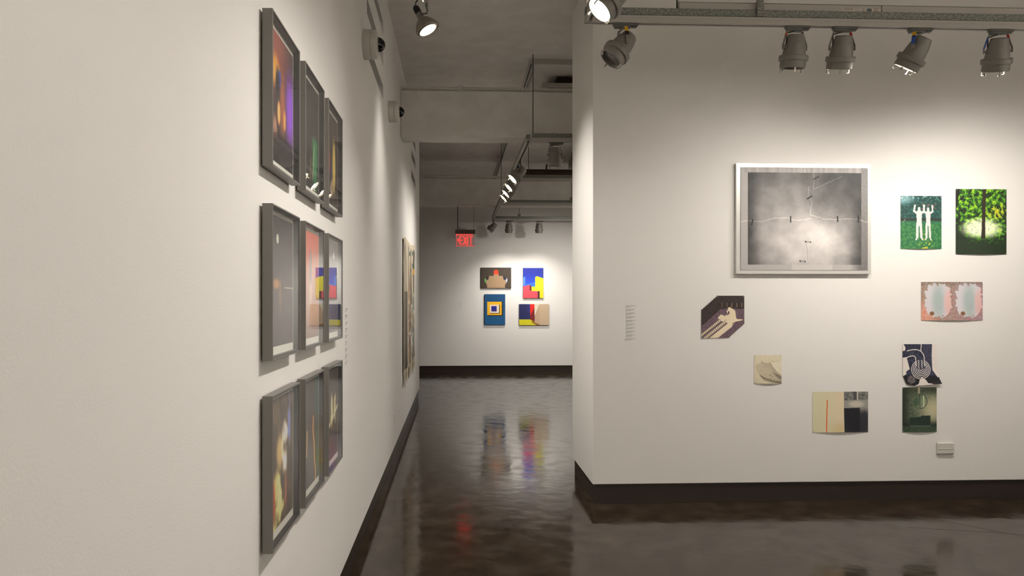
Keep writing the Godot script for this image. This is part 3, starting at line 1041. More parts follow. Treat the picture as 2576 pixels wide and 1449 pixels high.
# ---------------------------------------------------------------- sheets
# a pinned paper print; pts is its outline in metres (x right, y up from the lower left), bend pushes points out of the wall
func paper(o: Node3D, w: float, h: float, bend: Callable, material: Material) -> void:
	var nx := 12
	var ny := 12
	var m := M.new()
	var th := 0.0006
	m.st.set_smooth_group(1)
	var f := func(i: int, j: int) -> Vector3:
		var u := float(i) / nx
		var v := float(j) / ny
		return Vector3(u * w, h * (1.0 - v), 0.0022 + bend.call(u, v))
	for side in 2:
		for i in nx:
			for j in ny:
				var q := [[i, j], [i + 1, j], [i + 1, j + 1], [i, j + 1]]
				for k in ([0, 1, 2, 0, 2, 3] if side == 0 else [0, 2, 1, 0, 3, 2]):
					var e: Array = q[k]
					m.st.set_uv(Vector2(float(e[0]) / nx, float(e[1]) / ny))
					m.st.add_vertex(f.call(e[0], e[1]) - Vector3(0, 0, th * side))
	obj("sheet", m, material, o)


func outline_sheet(o: Node3D, pts: PackedVector2Array, uvbox: Rect2, bend: Callable, material: Material) -> void:
	var m := M.new()
	var idx := Geometry2D.triangulate_polygon(pts)
	for i in range(0, idx.size(), 3):
		var p := []
		var uv := []
		for k in 3:
			var q := pts[idx[i + k]]
			uv.append(Vector2((q.x - uvbox.position.x) / uvbox.size.x, 1.0 - (q.y - uvbox.position.y) / uvbox.size.y))
			p.append(Vector3(q.x, q.y, 0.002 + bend.call(uv[k].x, uv[k].y)))
		var n: Vector3 = (p[0] - p[2]).cross(p[0] - p[1])
		for side in 2:
			for k in ([0, 1, 2] if (n.z > 0.0) == (side == 0) else [0, 2, 1]):
				m.st.set_uv(uv[k])
				m.st.add_vertex(p[k] - Vector3(0, 0, 0.0008 * side))
	obj("sheet", m, material, o)


func pins(o: Node3D, spots: Array) -> void:
	for s in spots:
		var m := M.new()
		m.lathe([Vector2(0.0028, 0.0), Vector2(0.0028, 0.0015), Vector2(0.0015, 0.0028), Vector2(0, 0.003)], 8, Transform3D(Basis(Vector3.RIGHT, PI / 2), Vector3(s[0], s[1], s[2] if s.size() > 2 else 0.002)))
		obj("pin", m, mats.pin_metal, o)


func corner_pins(o: Node3D, w: float, h: float) -> void:
	pins(o, [[0.008, h - 0.008], [w - 0.008, h - 0.008], [0.008, 0.008], [w - 0.008, 0.008]])


func right_wall_things() -> void:
	var z := RZ
	var sag := func(u, v): return 0.010 * sin(PI * u) * v * v
	var n := noise(0.02, 7)
	var n2 := noise(0.06, 8)
	var n3 := noise(0.25, 9, 2)
	# large black and white print on its aluminium panel
	var o := thing("mounted_photograph", "large black and white photograph of cracked plaster pinned on an aluminium panel", "picture", P(2.142, 1.756, z))
	var m := M.new()
	m.box(Vector3(0.5285, 0.425, 0.016), Vector3(1.057, 0.85, 0.032), 0.0015)
	var alu := mat("brushed_aluminium", Color(0.80, 0.79, 0.77), 0.38, 0.7)
	obj("panel", m, alu, o)
	var cr := [pv([0, 0.53, 0.06, 0.52, 0.16, 0.53, 0.26, 0.495, 0.39, 0.49]), pv([0.39, 0.505, 0.44, 0.515, 0.55, 0.5]), pv([0.57, 0.04, 0.575, 0.12, 0.57, 0.2]), pv([0.535, 0.185, 0.53, 0.23, 0.53, 0.28]), pv([0.545, 0.31, 0.56, 0.335, 0.55, 0.4, 0.545, 0.46, 0.63, 0.49]), pv([0.64, 0.5, 0.76, 0.505, 0.85, 0.495, 0.92, 0.505, 1.0, 0.53]), pv([0.505, 0.0, 0.5, 0.05]), pv([0.57, 0.21, 0.66, 0.16, 0.8, 0.08])]
	var tapes := [[0.59, 0.10, 0.034, -0.5], [0.54, 0.29, 0.032, -0.55], [0.09, 0.535, 0.032, -1.35], [0.39, 0.505, 0.033, 1.57], [0.76, 0.5, 0.03, 1.5], [0.925, 0.497, 0.038, 1.55]]
	var t := art(560, 442, func(u, v):
		var x: float = u * 400.0
		var y: float = v * 316.0
		var inner: bool = u > 0.055 and u < 0.948 and v > 0.05 and v < 0.948
		var k := n.get_noise_2d(x * 0.6, y * 0.6)
		var gr := n3.get_noise_2d(x * 3.1, y * 3.1)
		var b := 0.49 + 0.11 * k
		b += 0.30 * blob(u, v, 0.6, 0.72, 0.3, 0.25, 0.9)
		b += 0.10 * blob(u, v, 0.3, 0.6, 0.3, 0.4, 0.9)
		if inner:
			b -= 0.30 * (1.0 - ss(0.0, 0.12, u - 0.055)) + 0.12 * (1.0 - ss(0.0, 0.2, v - 0.05)) + 0.28 * ss(0.8, 0.95, u) * ss(0.1, 0.7, v)
			b -= 0.16 * blob(u, v, 0.85, 0.2, 0.25, 0.3, 0.8)
		elif u > 0.948:
			b = 0.44 + 0.1 * (1.0 - v) + 0.3 * gr
		elif v < 0.05:
			b = 0.66 + 0.1 * n2.get_noise_2d(x, 5.0)
		else:
			b = 0.68 - (0.25 * ss(0.85, 0.95, u) if v > 0.9 else 0.0)
			if v > 0.948 and u > 0.4 and u < 0.72:
				b += 0.07
		b += 0.11 * gr
		for c in cr:
			b += 0.22 * (1.0 - ss(0.0008, 0.003, seg_d(u + 0.005 * n2.get_noise_2d(x * 1.5, y * 1.5), v * 0.79 + 0.005 * n2.get_noise_2d(x * 1.5 + 99.0, y * 1.5), c_scale(c))))
		for q in tapes:
			var p := Vector2(u - q[0], (v - q[1]) * 0.79).rotated(-q[3])
			if absf(p.x) < q[2] * 0.75 and absf(p.y) < 0.0048:
				b = 0.05
		for q in [[0.528, 0.725], [0.485, 0.955 - 0.04]]:
			for s in [-1.0, 1.0]:
				if absf(u - q[0] - s * 0.02) < 0.004 and absf(v - q[1] - s * 0.003) < 0.007:
					b = 0.08
			if absf(u - q[0]) < 0.02 and absf(absf(v - q[1]) - 0.006) < 0.0018:
				b *= 0.55
		if absf(u - 0.505 - 0.02 * sin(v * 9.0)) < 0.0015 and v > 0.74 and v < 0.9:
			b *= 0.75
		b = clampf(b, 0.04, 0.93)
		return Color(b, b * 0.965, b * 0.945))
	var sh := Node3D.new()
	sh.name = "photograph"
	o.add_child(sh)
	sh.position = Vector3(0.034, 0.031, 0.0325)
	paper(sh, 0.995, 0.786, func(u, v): return 0.002 + 0.004 * sin(PI * u * 2.0) * sin(PI * u * 2.0) * (1.0 - v * 0.8), print_mat("cracked_plaster_print", t, 0.5))
	pins(sh, [[0.012, 0.776, 0.004], [0.5, 0.778, 0.004], [0.985, 0.776, 0.004], [0.006, 0.43, 0.004], [0.006, 0.012, 0.004], [0.51, 0.008, 0.004], [0.988, 0.012, 0.004], [0.565, 0.435, 0.004]])
	# two white figures on a lawn
	o = thing("photo_print", "small print of two white figures with raised arms on a lawn", "print", P(3.452, 1.955, z), 0.0, "unframed prints on the partition")
	paper(o, 0.327, 0.412, sag, print_mat("figures_print", art(170, 214, func(u, v):
		var x: float = u * 170.0
		var y: float = v * 214.0
		var k := n2.get_noise_2d(x, y)
		var gr := n3.get_noise_2d(x, y)
		var col := c8(14, 62, 58).lerp(c8(40, 96, 86), ss(0.0, 0.4, k))
		col = col.lerp(c8(120, 158, 160), blob(u, v, 0.02, 0.05, 0.28, 0.1, 0.6) + ss(0.15, 0.4, k) * (1.0 - ss(0.0, 0.14, v)))
		if v > 0.47:
			col = c8(24, 96, 58).lerp(c8(78, 138, 70), clampf(0.4 + k + 0.3 * gr, 0.0, 1.0)).lerp(c8(30, 92, 70), 1.0 - ss(0.47, 0.53, v))
			col = col.lerp(c8(190, 180, 50), ss(0.1, 0.4, k) * blob(u, v, 0.6, 0.9, 0.14, 0.2, 0.5))
		elif v > 0.42:
			col = c8(30, 44, 34)
		for s in [[0.12, 0.44, 0.045, 0.505, 0.005], [0.345, 0.35, 0.345, 0.355, 0.0]]:
			if seg_d(u, v * 1.26, pv([s[0], s[1] * 1.26, s[2], s[3] * 1.26])) < s[4]:
				col = c8(176, 176, 150)
		if k > 0.24 and gr > 0.15 and v > 0.14 and v < 0.26 and u > 0.4:
			col = c8(214, 70, 50)
		var q := Vector2(u, v * 1.26)
		for f in [[0.45, 1.0], [0.67, 0.88]]:
			var cx: float = f[0]
			var sc: float = f[1]
			var parts := [[0.0, 0.30, 0.0, 0.335, 0.042], [0.0, 0.40, 0.0, 0.50, 0.078], [0.0, 0.5, 0.0, 0.66, 0.072], [-0.045, 0.66, -0.055, 0.98, 0.036], [0.035, 0.66, 0.045, 0.98, 0.036], [-0.055, 0.99, -0.085, 1.04, 0.022], [0.045, 0.99, 0.07, 1.04, 0.022], [-0.07, 0.40, -0.125, 0.36, 0.032], [-0.125, 0.36, -0.10, 0.225, 0.026], [0.07, 0.40, 0.125, 0.37, 0.032], [0.125, 0.37, 0.115, 0.225, 0.026]]
			for a in parts:
				var p0 := Vector2(cx + a[0] * sc, a[1] + (1.0 - sc) * 0.02)
				var p1 := Vector2(cx + a[2] * sc, a[3] + (1.0 - sc) * 0.02)
				if q.distance_to(Geometry2D.get_closest_point_to_segment(q, p0, p1)) < a[4] * sc * 0.84:
					col = c8(206, 203, 200)
		return col), 0.4), )
	corner_pins(o, 0.327, 0.412)
	# forest
	o = thing("photo_print", "vivid green forest print with a dark trunk and pale glow", "print", P(3.893, 1.913, z), 0.0, "unframed prints on the partition")
	paper(o, 0.409, 0.51, sag, print_mat("forest_print", art(190, 236, func(u, v):
		var x: float = u * 190.0
		var y: float = v * 236.0
		var k := n2.get_noise_2d(x * 0.8, y * 0.8)
		var gr := n3.get_noise_2d(x * 0.7, y * 0.7)
		var lum := clampf(0.45 + 1.1 * k + 0.5 * gr, 0.0, 1.0)
		var dark: float = ss(0.62, 0.95, v) * 0.8 + (1.0 - ss(0.05, 0.3, u)) * ss(0.2, 0.7, v) * 0.6 + ss(0.88, 1.0, u) * 0.35
		lum = clampf(lum - dark, 0.0, 1.0)
		var col := c8(12, 26, 8).lerp(c8(62, 138, 22), ss(0.0, 0.6, lum)).lerp(c8(168, 204, 40), ss(0.55, 1.0, lum))
		col = col.lerp(c8(196, 190, 40), blob(u, v, 0.85, 0.35, 0.2, 0.1, 0.7) * ss(0.3, 0.7, lum))
		var gl := blob(u, v + 0.03 * k, 0.5, 0.6, 0.36, 0.14, 0.45)
		col = col.lerp(c8(238, 240, 206), gl * clampf(1.0 - 0.6 * ss(0.2, 0.5, gr), 0.0, 1.0))
		var tx0: float = 0.565 - 0.045 * v
		if absf(u - tx0) < 0.034 + 0.012 * ss(0.6, 0.8, v) and v < 0.76:
			col = c8(30, 22, 14).lerp(c8(52, 40, 24), clampf(0.5 + gr, 0.0, 1.0))
		if u < 0.085 - 0.25 * v + 0.01 * gr:
			col = c8(16, 18, 10)
		if v > 0.72:
			col = col.lerp(c8(24, 52, 16), 0.5 * ss(0.72, 0.8, v))
		return col), 0.4))
	corner_pins(o, 0.409, 0.51)
	# twin pale patches
	o = thing("photo_print", "wide pinkish print with two pale grey-white patches side by side", "print", P(3.616, 1.398, z), 0.0, "unframed prints on the partition")
	paper(o, 0.494, 0.30, sag, print_mat("patches_print", art(240, 146, func(u, v):
		var uu: float = fmod(u, 0.5) * 2.0
		var x: float = uu * 120.0
		var y: float = v * 146.0
		var k := n2.get_noise_2d(x, y)
		var gr := n3.get_noise_2d(x + 9.0, y)
		var col := c8(142, 116, 98).lerp(c8(150, 114, 122), ss(0.2, 0.9, u + 0.4 * k))
		col = col.lerp(c8(90, 88, 78), (1.0 - ss(0.05, 0.2, v)) * (0.5 + k))
		col = col.lerp(c8(206, 136, 112), blob(u, v, 0.05, 0.85, 0.16, 0.3, 0.7))
		var body := 1.0 - ss(0.85, 1.1, pow(absf(uu + 0.10 * k - 0.55) / 0.42, 4.0) + pow(absf(v + 0.10 * k - 0.48) / 0.42, 4.0))
		col = col.lerp(c8(204, 198, 202), body)
		col = col.lerp(c8(158, 174, 170), blob(uu, v + 0.1 * k, 0.56, 0.5, 0.2, 0.42, 0.6) * body * 0.8)
		col = col.lerp(c8(216, 176, 172), blob(uu, v, 0.88, 0.55, 0.14, 0.34, 0.5) * body)
		col = col.lerp(c8(120, 80, 48), blob(uu, v, 0.34, 0.82, 0.07, 0.05, 0.5))
		if gr > 0.22 and body < 0.5:
			col = col.lerp(c8(224, 214, 208), 0.7)
		if k > 0.3 and body < 0.3:
			col = col.lerp(c8(200, 80, 60), 0.35)
		return col), 0.45))
	corner_pins(o, 0.494, 0.30)
	# stepped collage
	o = thing("photo_print", "purple print with stair-stepped corners and a cream crouching shape", "print", P(1.882, 1.263, z), 0.0, "unframed prints on the partition")
	var w := 0.335
	var h := 0.327
	var pts := PackedVector2Array()
	pts.append(Vector2(0.0, 0.0))
	pts.append(Vector2(0.65 * w, 0.006))
	var ns := 9
	for i in ns:
		var a := Vector2(0.65 * w, 0.006).lerp(Vector2(w, 0.33 * h), float(i) / ns)
		var b := Vector2(0.65 * w, 0.006).lerp(Vector2(w, 0.33 * h), float(i + 1) / ns)
		pts.append(Vector2(a.x, b.y))
		pts.append(b)
	pts.append(Vector2(w, h))
	pts.append(Vector2(0.355 * w, h))
	for i in ns:
		var a := Vector2(0.355 * w, h).lerp(Vector2(0.0, 0.68 * h), float(i) / ns)
		var b := Vector2(0.355 * w, h).lerp(Vector2(0.0, 0.68 * h), float(i + 1) / ns)
		pts.append(Vector2(a.x, b.y))
		pts.append(b)
	outline_sheet(o, pts, Rect2(0, 0, w, h), func(u, v): return 0.004 * v * v, print_mat("stepped_print", art(200, 196, func(u, v):
		var x: float = u * 200.0
		var y: float = v * 196.0
		var k := n2.get_noise_2d(x, y)
		var col := c8(92, 72, 84).lerp(c8(112, 88, 98), 0.5 + k)
		var d: float = v + u * 0.9      # stair direction
		if v < 0.31 - 0.02 * k or d < 0.72:
			col = c8(38, 26, 24).lerp(c8(58, 42, 38), clampf(0.5 + k, 0.0, 1.0))
		if v > 0.17 and v < 0.27 and sin(u * 55.0) > 0.93 and u > 0.4:
			col = c8(150, 120, 100)
		var cream := c8(228, 210, 178)
		if inside(u, v, [0.38, 0.53, 0.40, 0.49, 0.45, 0.44, 0.50, 0.45, 0.54, 0.48, 0.57, 0.45, 0.63, 0.46, 0.60, 0.40, 0.585, 0.36, 0.61, 0.34, 0.62, 0.28, 0.66, 0.265, 0.70, 0.29, 0.76, 0.33, 0.79, 0.36, 0.81, 0.53, 0.84, 0.55, 0.96, 0.555, 0.965, 0.575, 0.80, 0.61, 0.70, 0.66, 0.63, 0.66, 0.56, 0.61, 0.46, 0.6]):
			col = cream
		if blob(u, v, 0.635, 0.40, 0.018, 0.04, 0.2) > 0.5:
			col = c8(70, 50, 56)
		# repeated bands running down to the lower left
		var along: float = (1.0 - u) + (v - 0.5) * 0.4
		var ph: float = fmod(along * 22.0, 1.0)
		for b in [[0.0, 0.04], [0.13, 0.05], [0.29, 0.095]]:
			var line: float = v - (0.56 + b[0] + (0.46 - u) * 0.80)
			if absf(line) < b[1] * (0.7 + 0.5 * absf(ph - 0.5)) and u < 0.46 + b[0] * 0.9:
				col = cream if ph > 0.25 or b[1] > 0.09 else c8(50, 38, 38)
		if u > 0.3 and v > 0.66 and absf(v - (0.7 + (0.66 - u) * 0.8)) < 0.05 and ph < 0.45 and u < 0.75:
			col = cream
		return col), 0.4))
	pins(o, [[0.13, h - 0.008], [w - 0.008, h - 0.008], [0.008, 0.012], [w * 0.6, 0.014]])
	# leaf or shell study
	o = thing("photo_print", "small square cream print of a curled pale leaf", "print", P(2.294, 0.913, z), 0.0, "unframed prints on the partition")
	paper(o, 0.215, 0.221, sag, print_mat("leaf_print", art(130, 132, func(u, v):
		var k := n2.get_noise_2d(u * 130.0, v * 132.0)
		var bg := c8(224, 212, 184)
		var body := inside(u, v, [0.05, 0.36, 0.10, 0.32, 0.25, 0.28, 0.27, 0.2, 0.42, 0.29, 0.55, 0.27, 0.62, 0.24, 1.0, 0.22, 1.0, 0.93, 0.75, 0.9, 0.4, 0.8, 0.18, 0.68, 0.08, 0.52])
		var col := bg.lerp(c8(206, 194, 166), v)
		if inside(u, v, [0.18, 0.68, 0.4, 0.8, 0.75, 0.9, 1.0, 0.93, 1.0, 1.0, 0.6, 0.97, 0.35, 0.9]):
			col = c8(112, 102, 84).lerp(bg, ss(0.0, 0.3, absf(v - 0.6 - 0.35 * u)))
		if body:
			col = c8(204, 192, 164).lerp(c8(186, 174, 148), v)
			var d := seg_d(u, v, pv([0.27, 0.2, 0.45, 0.33, 0.66, 0.42, 0.85, 0.68, 1.0, 0.78]))
			col = col.lerp(c8(120, 112, 96), (1.0 - ss(0.0, 0.16, d)) * (1.0 if v > 0.22 + u * 0.55 else 0.2))
			if inside(u, v, [0.55, 0.27, 1.0, 0.22, 1.0, 0.7, 0.85, 0.6, 0.68, 0.4]):
				col = c8(226, 216, 190)
				col = col.lerp(c8(150, 140, 120), 1.0 - ss(0.0, 0.04, seg_d(u, v, pv([0.56, 0.28, 0.64, 0.36]))))
		for p in [[0.56, 0.72], [0.62, 0.7], [0.67, 0.76], [0.6, 0.81], [0.72, 0.85], [0.86, 0.72]]:
			if Vector2(u - p[0], v - p[1]).length() < 0.014:
				col = c8(70, 62, 50)
		return col.lerp(col * 0.92, clampf(k, 0.0, 1.0)))))
	corner_pins(o, 0.215, 0.221)
	# diptych
	o = thing("photo_print", "two-part print, cream with red line beside a dark block", "print", P(2.753, 0.534, z), 0.0, "unframed prints on the partition")
	paper(o, 0.44, 0.313, sag, print_mat("diptych_print", art(220, 157, func(u, v):
		var k := n2.get_noise_2d(u * 220.0, v * 157.0)
		var col: Color
		if u < 0.565:
			col = c8(214, 208, 172).lerp(c8(220, 203, 170), ss(0.1, 0.55, u))
			col = col.lerp(c8(206, 186, 140), ss(0.6, 1.0, v) * ss(0.2, 0.5, u))
			var lx: float = 0.253 + 0.006 * sin(v * 5.0) + 0.02 * (0.5 - v) * (1.0 if v < 0.4 else 0.0)
			if v > 0.2:
				col = col.lerp(c8(222, 110, 66), 1.0 - ss(0.006, 0.014, absf(u - lx)))
			if u > 0.56:
				col = c8(230, 222, 200)
		else:
			var p: float = (u - 0.565) / 0.435
			col = c8(26, 29, 38)
			if v < 0.22 - 0.03 * p:
				col = c8(98, 98, 94).lerp(c8(128, 126, 120), 0.5 + 2.0 * k)
				if absf(p - 0.56) < 0.03:
					col = c8(186, 180, 168)
				elif absf(p - 0.46) < 0.07:
					col = c8(78, 78, 78)
			elif v < 0.41 - 0.02 * p:
				col = c8(150, 146, 138).lerp(c8(196, 188, 172), blob(p, v, 0.52, 0.31, 0.3, 0.08, 0.5))
			elif p > 0.66:
				col = c8(150, 146, 138).lerp(c8(44, 46, 52), ss(0.38, 0.58, v + 0.05 * k))
			if p > 0.0 and p < 0.66 and v > 0.41:
				col = c8(20, 22, 30)
		return col), 0.45))
	corner_pins(o, 0.44, 0.313)
	# labyrinth cut-out
	o = thing("photo_print", "dark blue cut-paper print with white concentric arcs and curled foot", "print", P(3.467, 0.892, z), 0.0, "unframed prints on the partition")
	w = 0.273
	h = 0.322
	outline_sheet(o, pv([0.0, h * 0.25, 0.03, 0.012, 0.10, -0.002, 0.20, 0.006, 0.262, 0.012, 0.306, 0.014, 0.29, 0.05, w, 0.11, w, h, 0.0, h]), Rect2(0, 0, w, h), func(u, v): return 0.002 + 0.028 * maxf(0.0, v - 0.55) * maxf(0.0, u - 0.2) + 0.012 * maxf(0.0, v - 0.6), print_mat("labyrinth_print", art(200, 236, func(u, v):
		var x: float = u * 200.0
		var y: float = v * 236.0
		var k := n2.get_noise_2d(x, y)
		var gr := n3.get_noise_2d(x, y)
		var white := c8(226, 216, 208)
		var col := white
		if inside(u, v, [0.03 + 0.02 * k, 0.0, 0.86, 0.0, 0.845 + 0.02 * k, 0.3, 0.86, 0.62, 1.0, 0.8, 1.0, 1.0, 0.83, 0.95, 0.72, 0.94, 0.66, 0.86, 0.55, 0.8, 0.48, 0.86, 0.45, 0.96, 0.35, 1.0, 0.0, 1.0, 0.0, 0.78, 0.1, 0.72, 0.1, 0.66, 0.2, 0.6, 0.13, 0.38, 0.12, 0.33, 0.0, 0.33, 0.0, 0.17, 0.07, 0.15, 0.08, 0.08]):
			col = c8(34, 34, 52).lerp(c8(58, 66, 92), clampf(0.3 + k * 1.6, 0.0, 1.0))
			if gr > 0.22 and u > 0.6:
				col = col.lerp(c8(130, 122, 150), 0.5)
			if v > 0.76:
				col = c8(20, 17, 28)
				if gr > 0.25 and blob(u, v, 0.25, 0.85, 0.12, 0.1, 0.2) > 0.5:
					col = white
		var line := 9.0
		line = minf(line, seg_d(u, v * 1.18, pv([0.13, 0.19, 0.3, 0.155, 0.42, 0.16, 0.53, 0.2, 0.6, 0.28, 0.63, 0.38, 0.62, 0.62])))
		line = minf(line, seg_d(u, v * 1.18, pv([0.0, 0.4, 0.12, 0.38, 0.22, 0.34, 0.31, 0.33, 0.37, 0.38, 0.385, 0.62])))
		line = minf(line, seg_d(u, v * 1.18, pv([0.545, 0.0, 0.53, 0.2])))
		if line < 0.012:
			col = white
		var c := Vector2(u - 0.52, v * 1.18 - 0.72)
		var rr := c.length()
		if rr < 0.28 and not (c.y < -0.02 and absf(c.x) < 0.12):
			if fmod(rr + 0.018, 0.046) < 0.02:
				col = white
		for s in [0.455, 0.55]:
			if absf(absf(u - s) - 0.016) < 0.005 and v > 0.38 and v < 0.58:
				col = white
			if absf(u - s) < 0.02 and v > 0.38 and v < 0.58 and fmod(v * 40.0, 1.0) < 0.25:
				col = white
		return col), 0.4))
	pins(o, [[0.008, h - 0.008], [w - 0.008, h - 0.008]])
	# dark green still
	o = thing("photo_print", "dark green print with a glass half circle under the curled print", "print", P(3.467, 0.530, z), 0.0, "unframed prints on the partition")
	paper(o, 0.273, 0.348, sag, print_mat("green_print", art(160, 204, func(u, v):
		var k := n2.get_noise_2d(u * 160.0, v * 204.0)
		var col := c8(70, 84, 66).lerp(c8(98, 108, 84), clampf(0.5 + k * 1.4, 0.0, 1.0))
		col = col.lerp(c8(26, 36, 26), (1.0 - ss(0.0, 0.3, u)) * 0.8)
		col = col.lerp(c8(204, 194, 158), blob(u, v, 0.92, 0.5, 0.36, 0.28, 0.9) * 0.9)
		col = col.lerp(c8(40, 44, 32), (1.0 - ss(0.05, 0.22, v)) * (0.4 + 0.6 * absf(u - 0.5)))
		if absf(u - 0.48) < 0.03 and v < 0.14:
			col = c8(160, 152, 124)
		var c := Vector2(u - 0.51, (v - 0.315) * 1.27)
		if c.length() < 0.205 and u > 0.5:
			col = col.lerp(c8(120, 150, 120), 0.35)
			if absf(u - 0.62) < 0.02:
				col = c8(196, 196, 160)
		if absf(c.length() - 0.205) < 0.008 and u > 0.5:
			col = c8(20, 34, 24)
		if absf(u - 0.505) < 0.008 and absf(c.y) < 0.21:
			col = c8(18, 30, 22)
		if blob(u, v, 0.4, 0.33, 0.09, 0.09, 0.2) > 0.5:
			col = col.lerp(c8(50, 84, 54), 0.6)
		if v > 0.63 and v < 0.87 and u > 0.2 and u < 0.81:
			col = c8(26, 46, 36) if u > 0.53 or v > 0.68 - 0.04 * u else col
		if v > 0.87:
			col = c8(44, 62, 46).lerp(c8(66, 84, 64), 0.5 + k)
		elif (u < 0.2 or u > 0.82) and v > 0.7:
			col = col.lerp(c8(24, 32, 24), ss(0.7, 0.9, v))
		if v > 0.855 and v < 0.87 and u > 0.2 and u < 0.8:
			col = c8(96, 112, 92)
		return col), 0.4))
	corner_pins(o, 0.273, 0.348)
	# white blank box
	o = thing("outlet_box", "white double outlet box low on the partition", "outlet", P(3.805, 0.404, z))
	m = M.new()
	m.box(Vector3(0, 0, 0.010), Vector3(0.135, 0.09, 0.02), 0.007)
	obj("cover", m, mats.white_plastic, o)
	m = M.new()
	m.box(Vector3(-0.006, -0.004, 0.0205), Vector3(0.115, 0.005, 0.003), 0.001)
	obj("ridge", m, mats.white_plastic, o)
	for k in [[-0.058, -0.047], [0.06, -0.047], [-0.06, 0.04]]:
		m = M.new()
		m.lathe([Vector2(0.005, 0), Vector2(0.005, 0.004), Vector2(0, 0.005)], 8, Transform3D(Basis(Vector3.RIGHT, PI / 2), Vector3(k[0], k[1], 0.001)))
		obj("screw", m, mats.pin_metal, o)
	# caption
	o = thing("wall_caption", "column of tiny dark caption lines beside the passage corner", "lettering", P(1.297, 1.237, z))
	caption(o, 10, 0.279, 0.092, 4)
	m = M.new()
	m.lathe([Vector2(0.003, 0.0), Vector2(0.003, 0.0006), Vector2(0, 0.0006)], 12, Transform3D(Basis(Vector3.RIGHT, PI / 2), P(1.289, 1.254, z)))
	tag(obj("sticker", m, mat("red_dot", c8(150, 40, 44), 0.5)), "tiny red dot sticker beside the last caption", "sticker")


func c_scale(c: PackedVector2Array) -> PackedVector2Array:
	var key := "c%d" % hash(c)
	if not counts.has(key):
		var q := PackedVector2Array()
		for p in c:
			q.append(Vector2(p.x, p.y * 0.79))
		counts[key] = q
	return counts[key]


# ---------------------------------------------------------------- far end
func panel_picture(label: String, x: float, y: float, w: float, h: float, material: Material) -> void:
	var o := thing("panel_picture", label, "picture", P(x, y, FZ), 0.0, "four pictures on the far wall")
	var m := M.new()
	m.box(Vector3(w / 2, h / 2, 0.015), Vector3(w, h, 0.03), 0.001)
	obj("panel", m, mat("panel_edge", Color(0.16, 0.15, 0.13), 0.6), o)
	m = M.new()
	sticker(m, Vector3(w / 2, h / 2, 0.0305), w - 0.002, h - 0.002)
	obj("print", m, material, o)


func layers(list: Array, bg: Callable) -> Callable:
	var ps := []
	for l in list:
		ps.append([pv(l[0]), l[1]])
	return func(u, v):
		var q := Vector2(u, v)
		for i in range(ps.size() - 1, -1, -1):
			if Geometry2D.is_point_in_polygon(q, ps[i][0]):
				return ps[i][1]
		return bg.call(u, v)


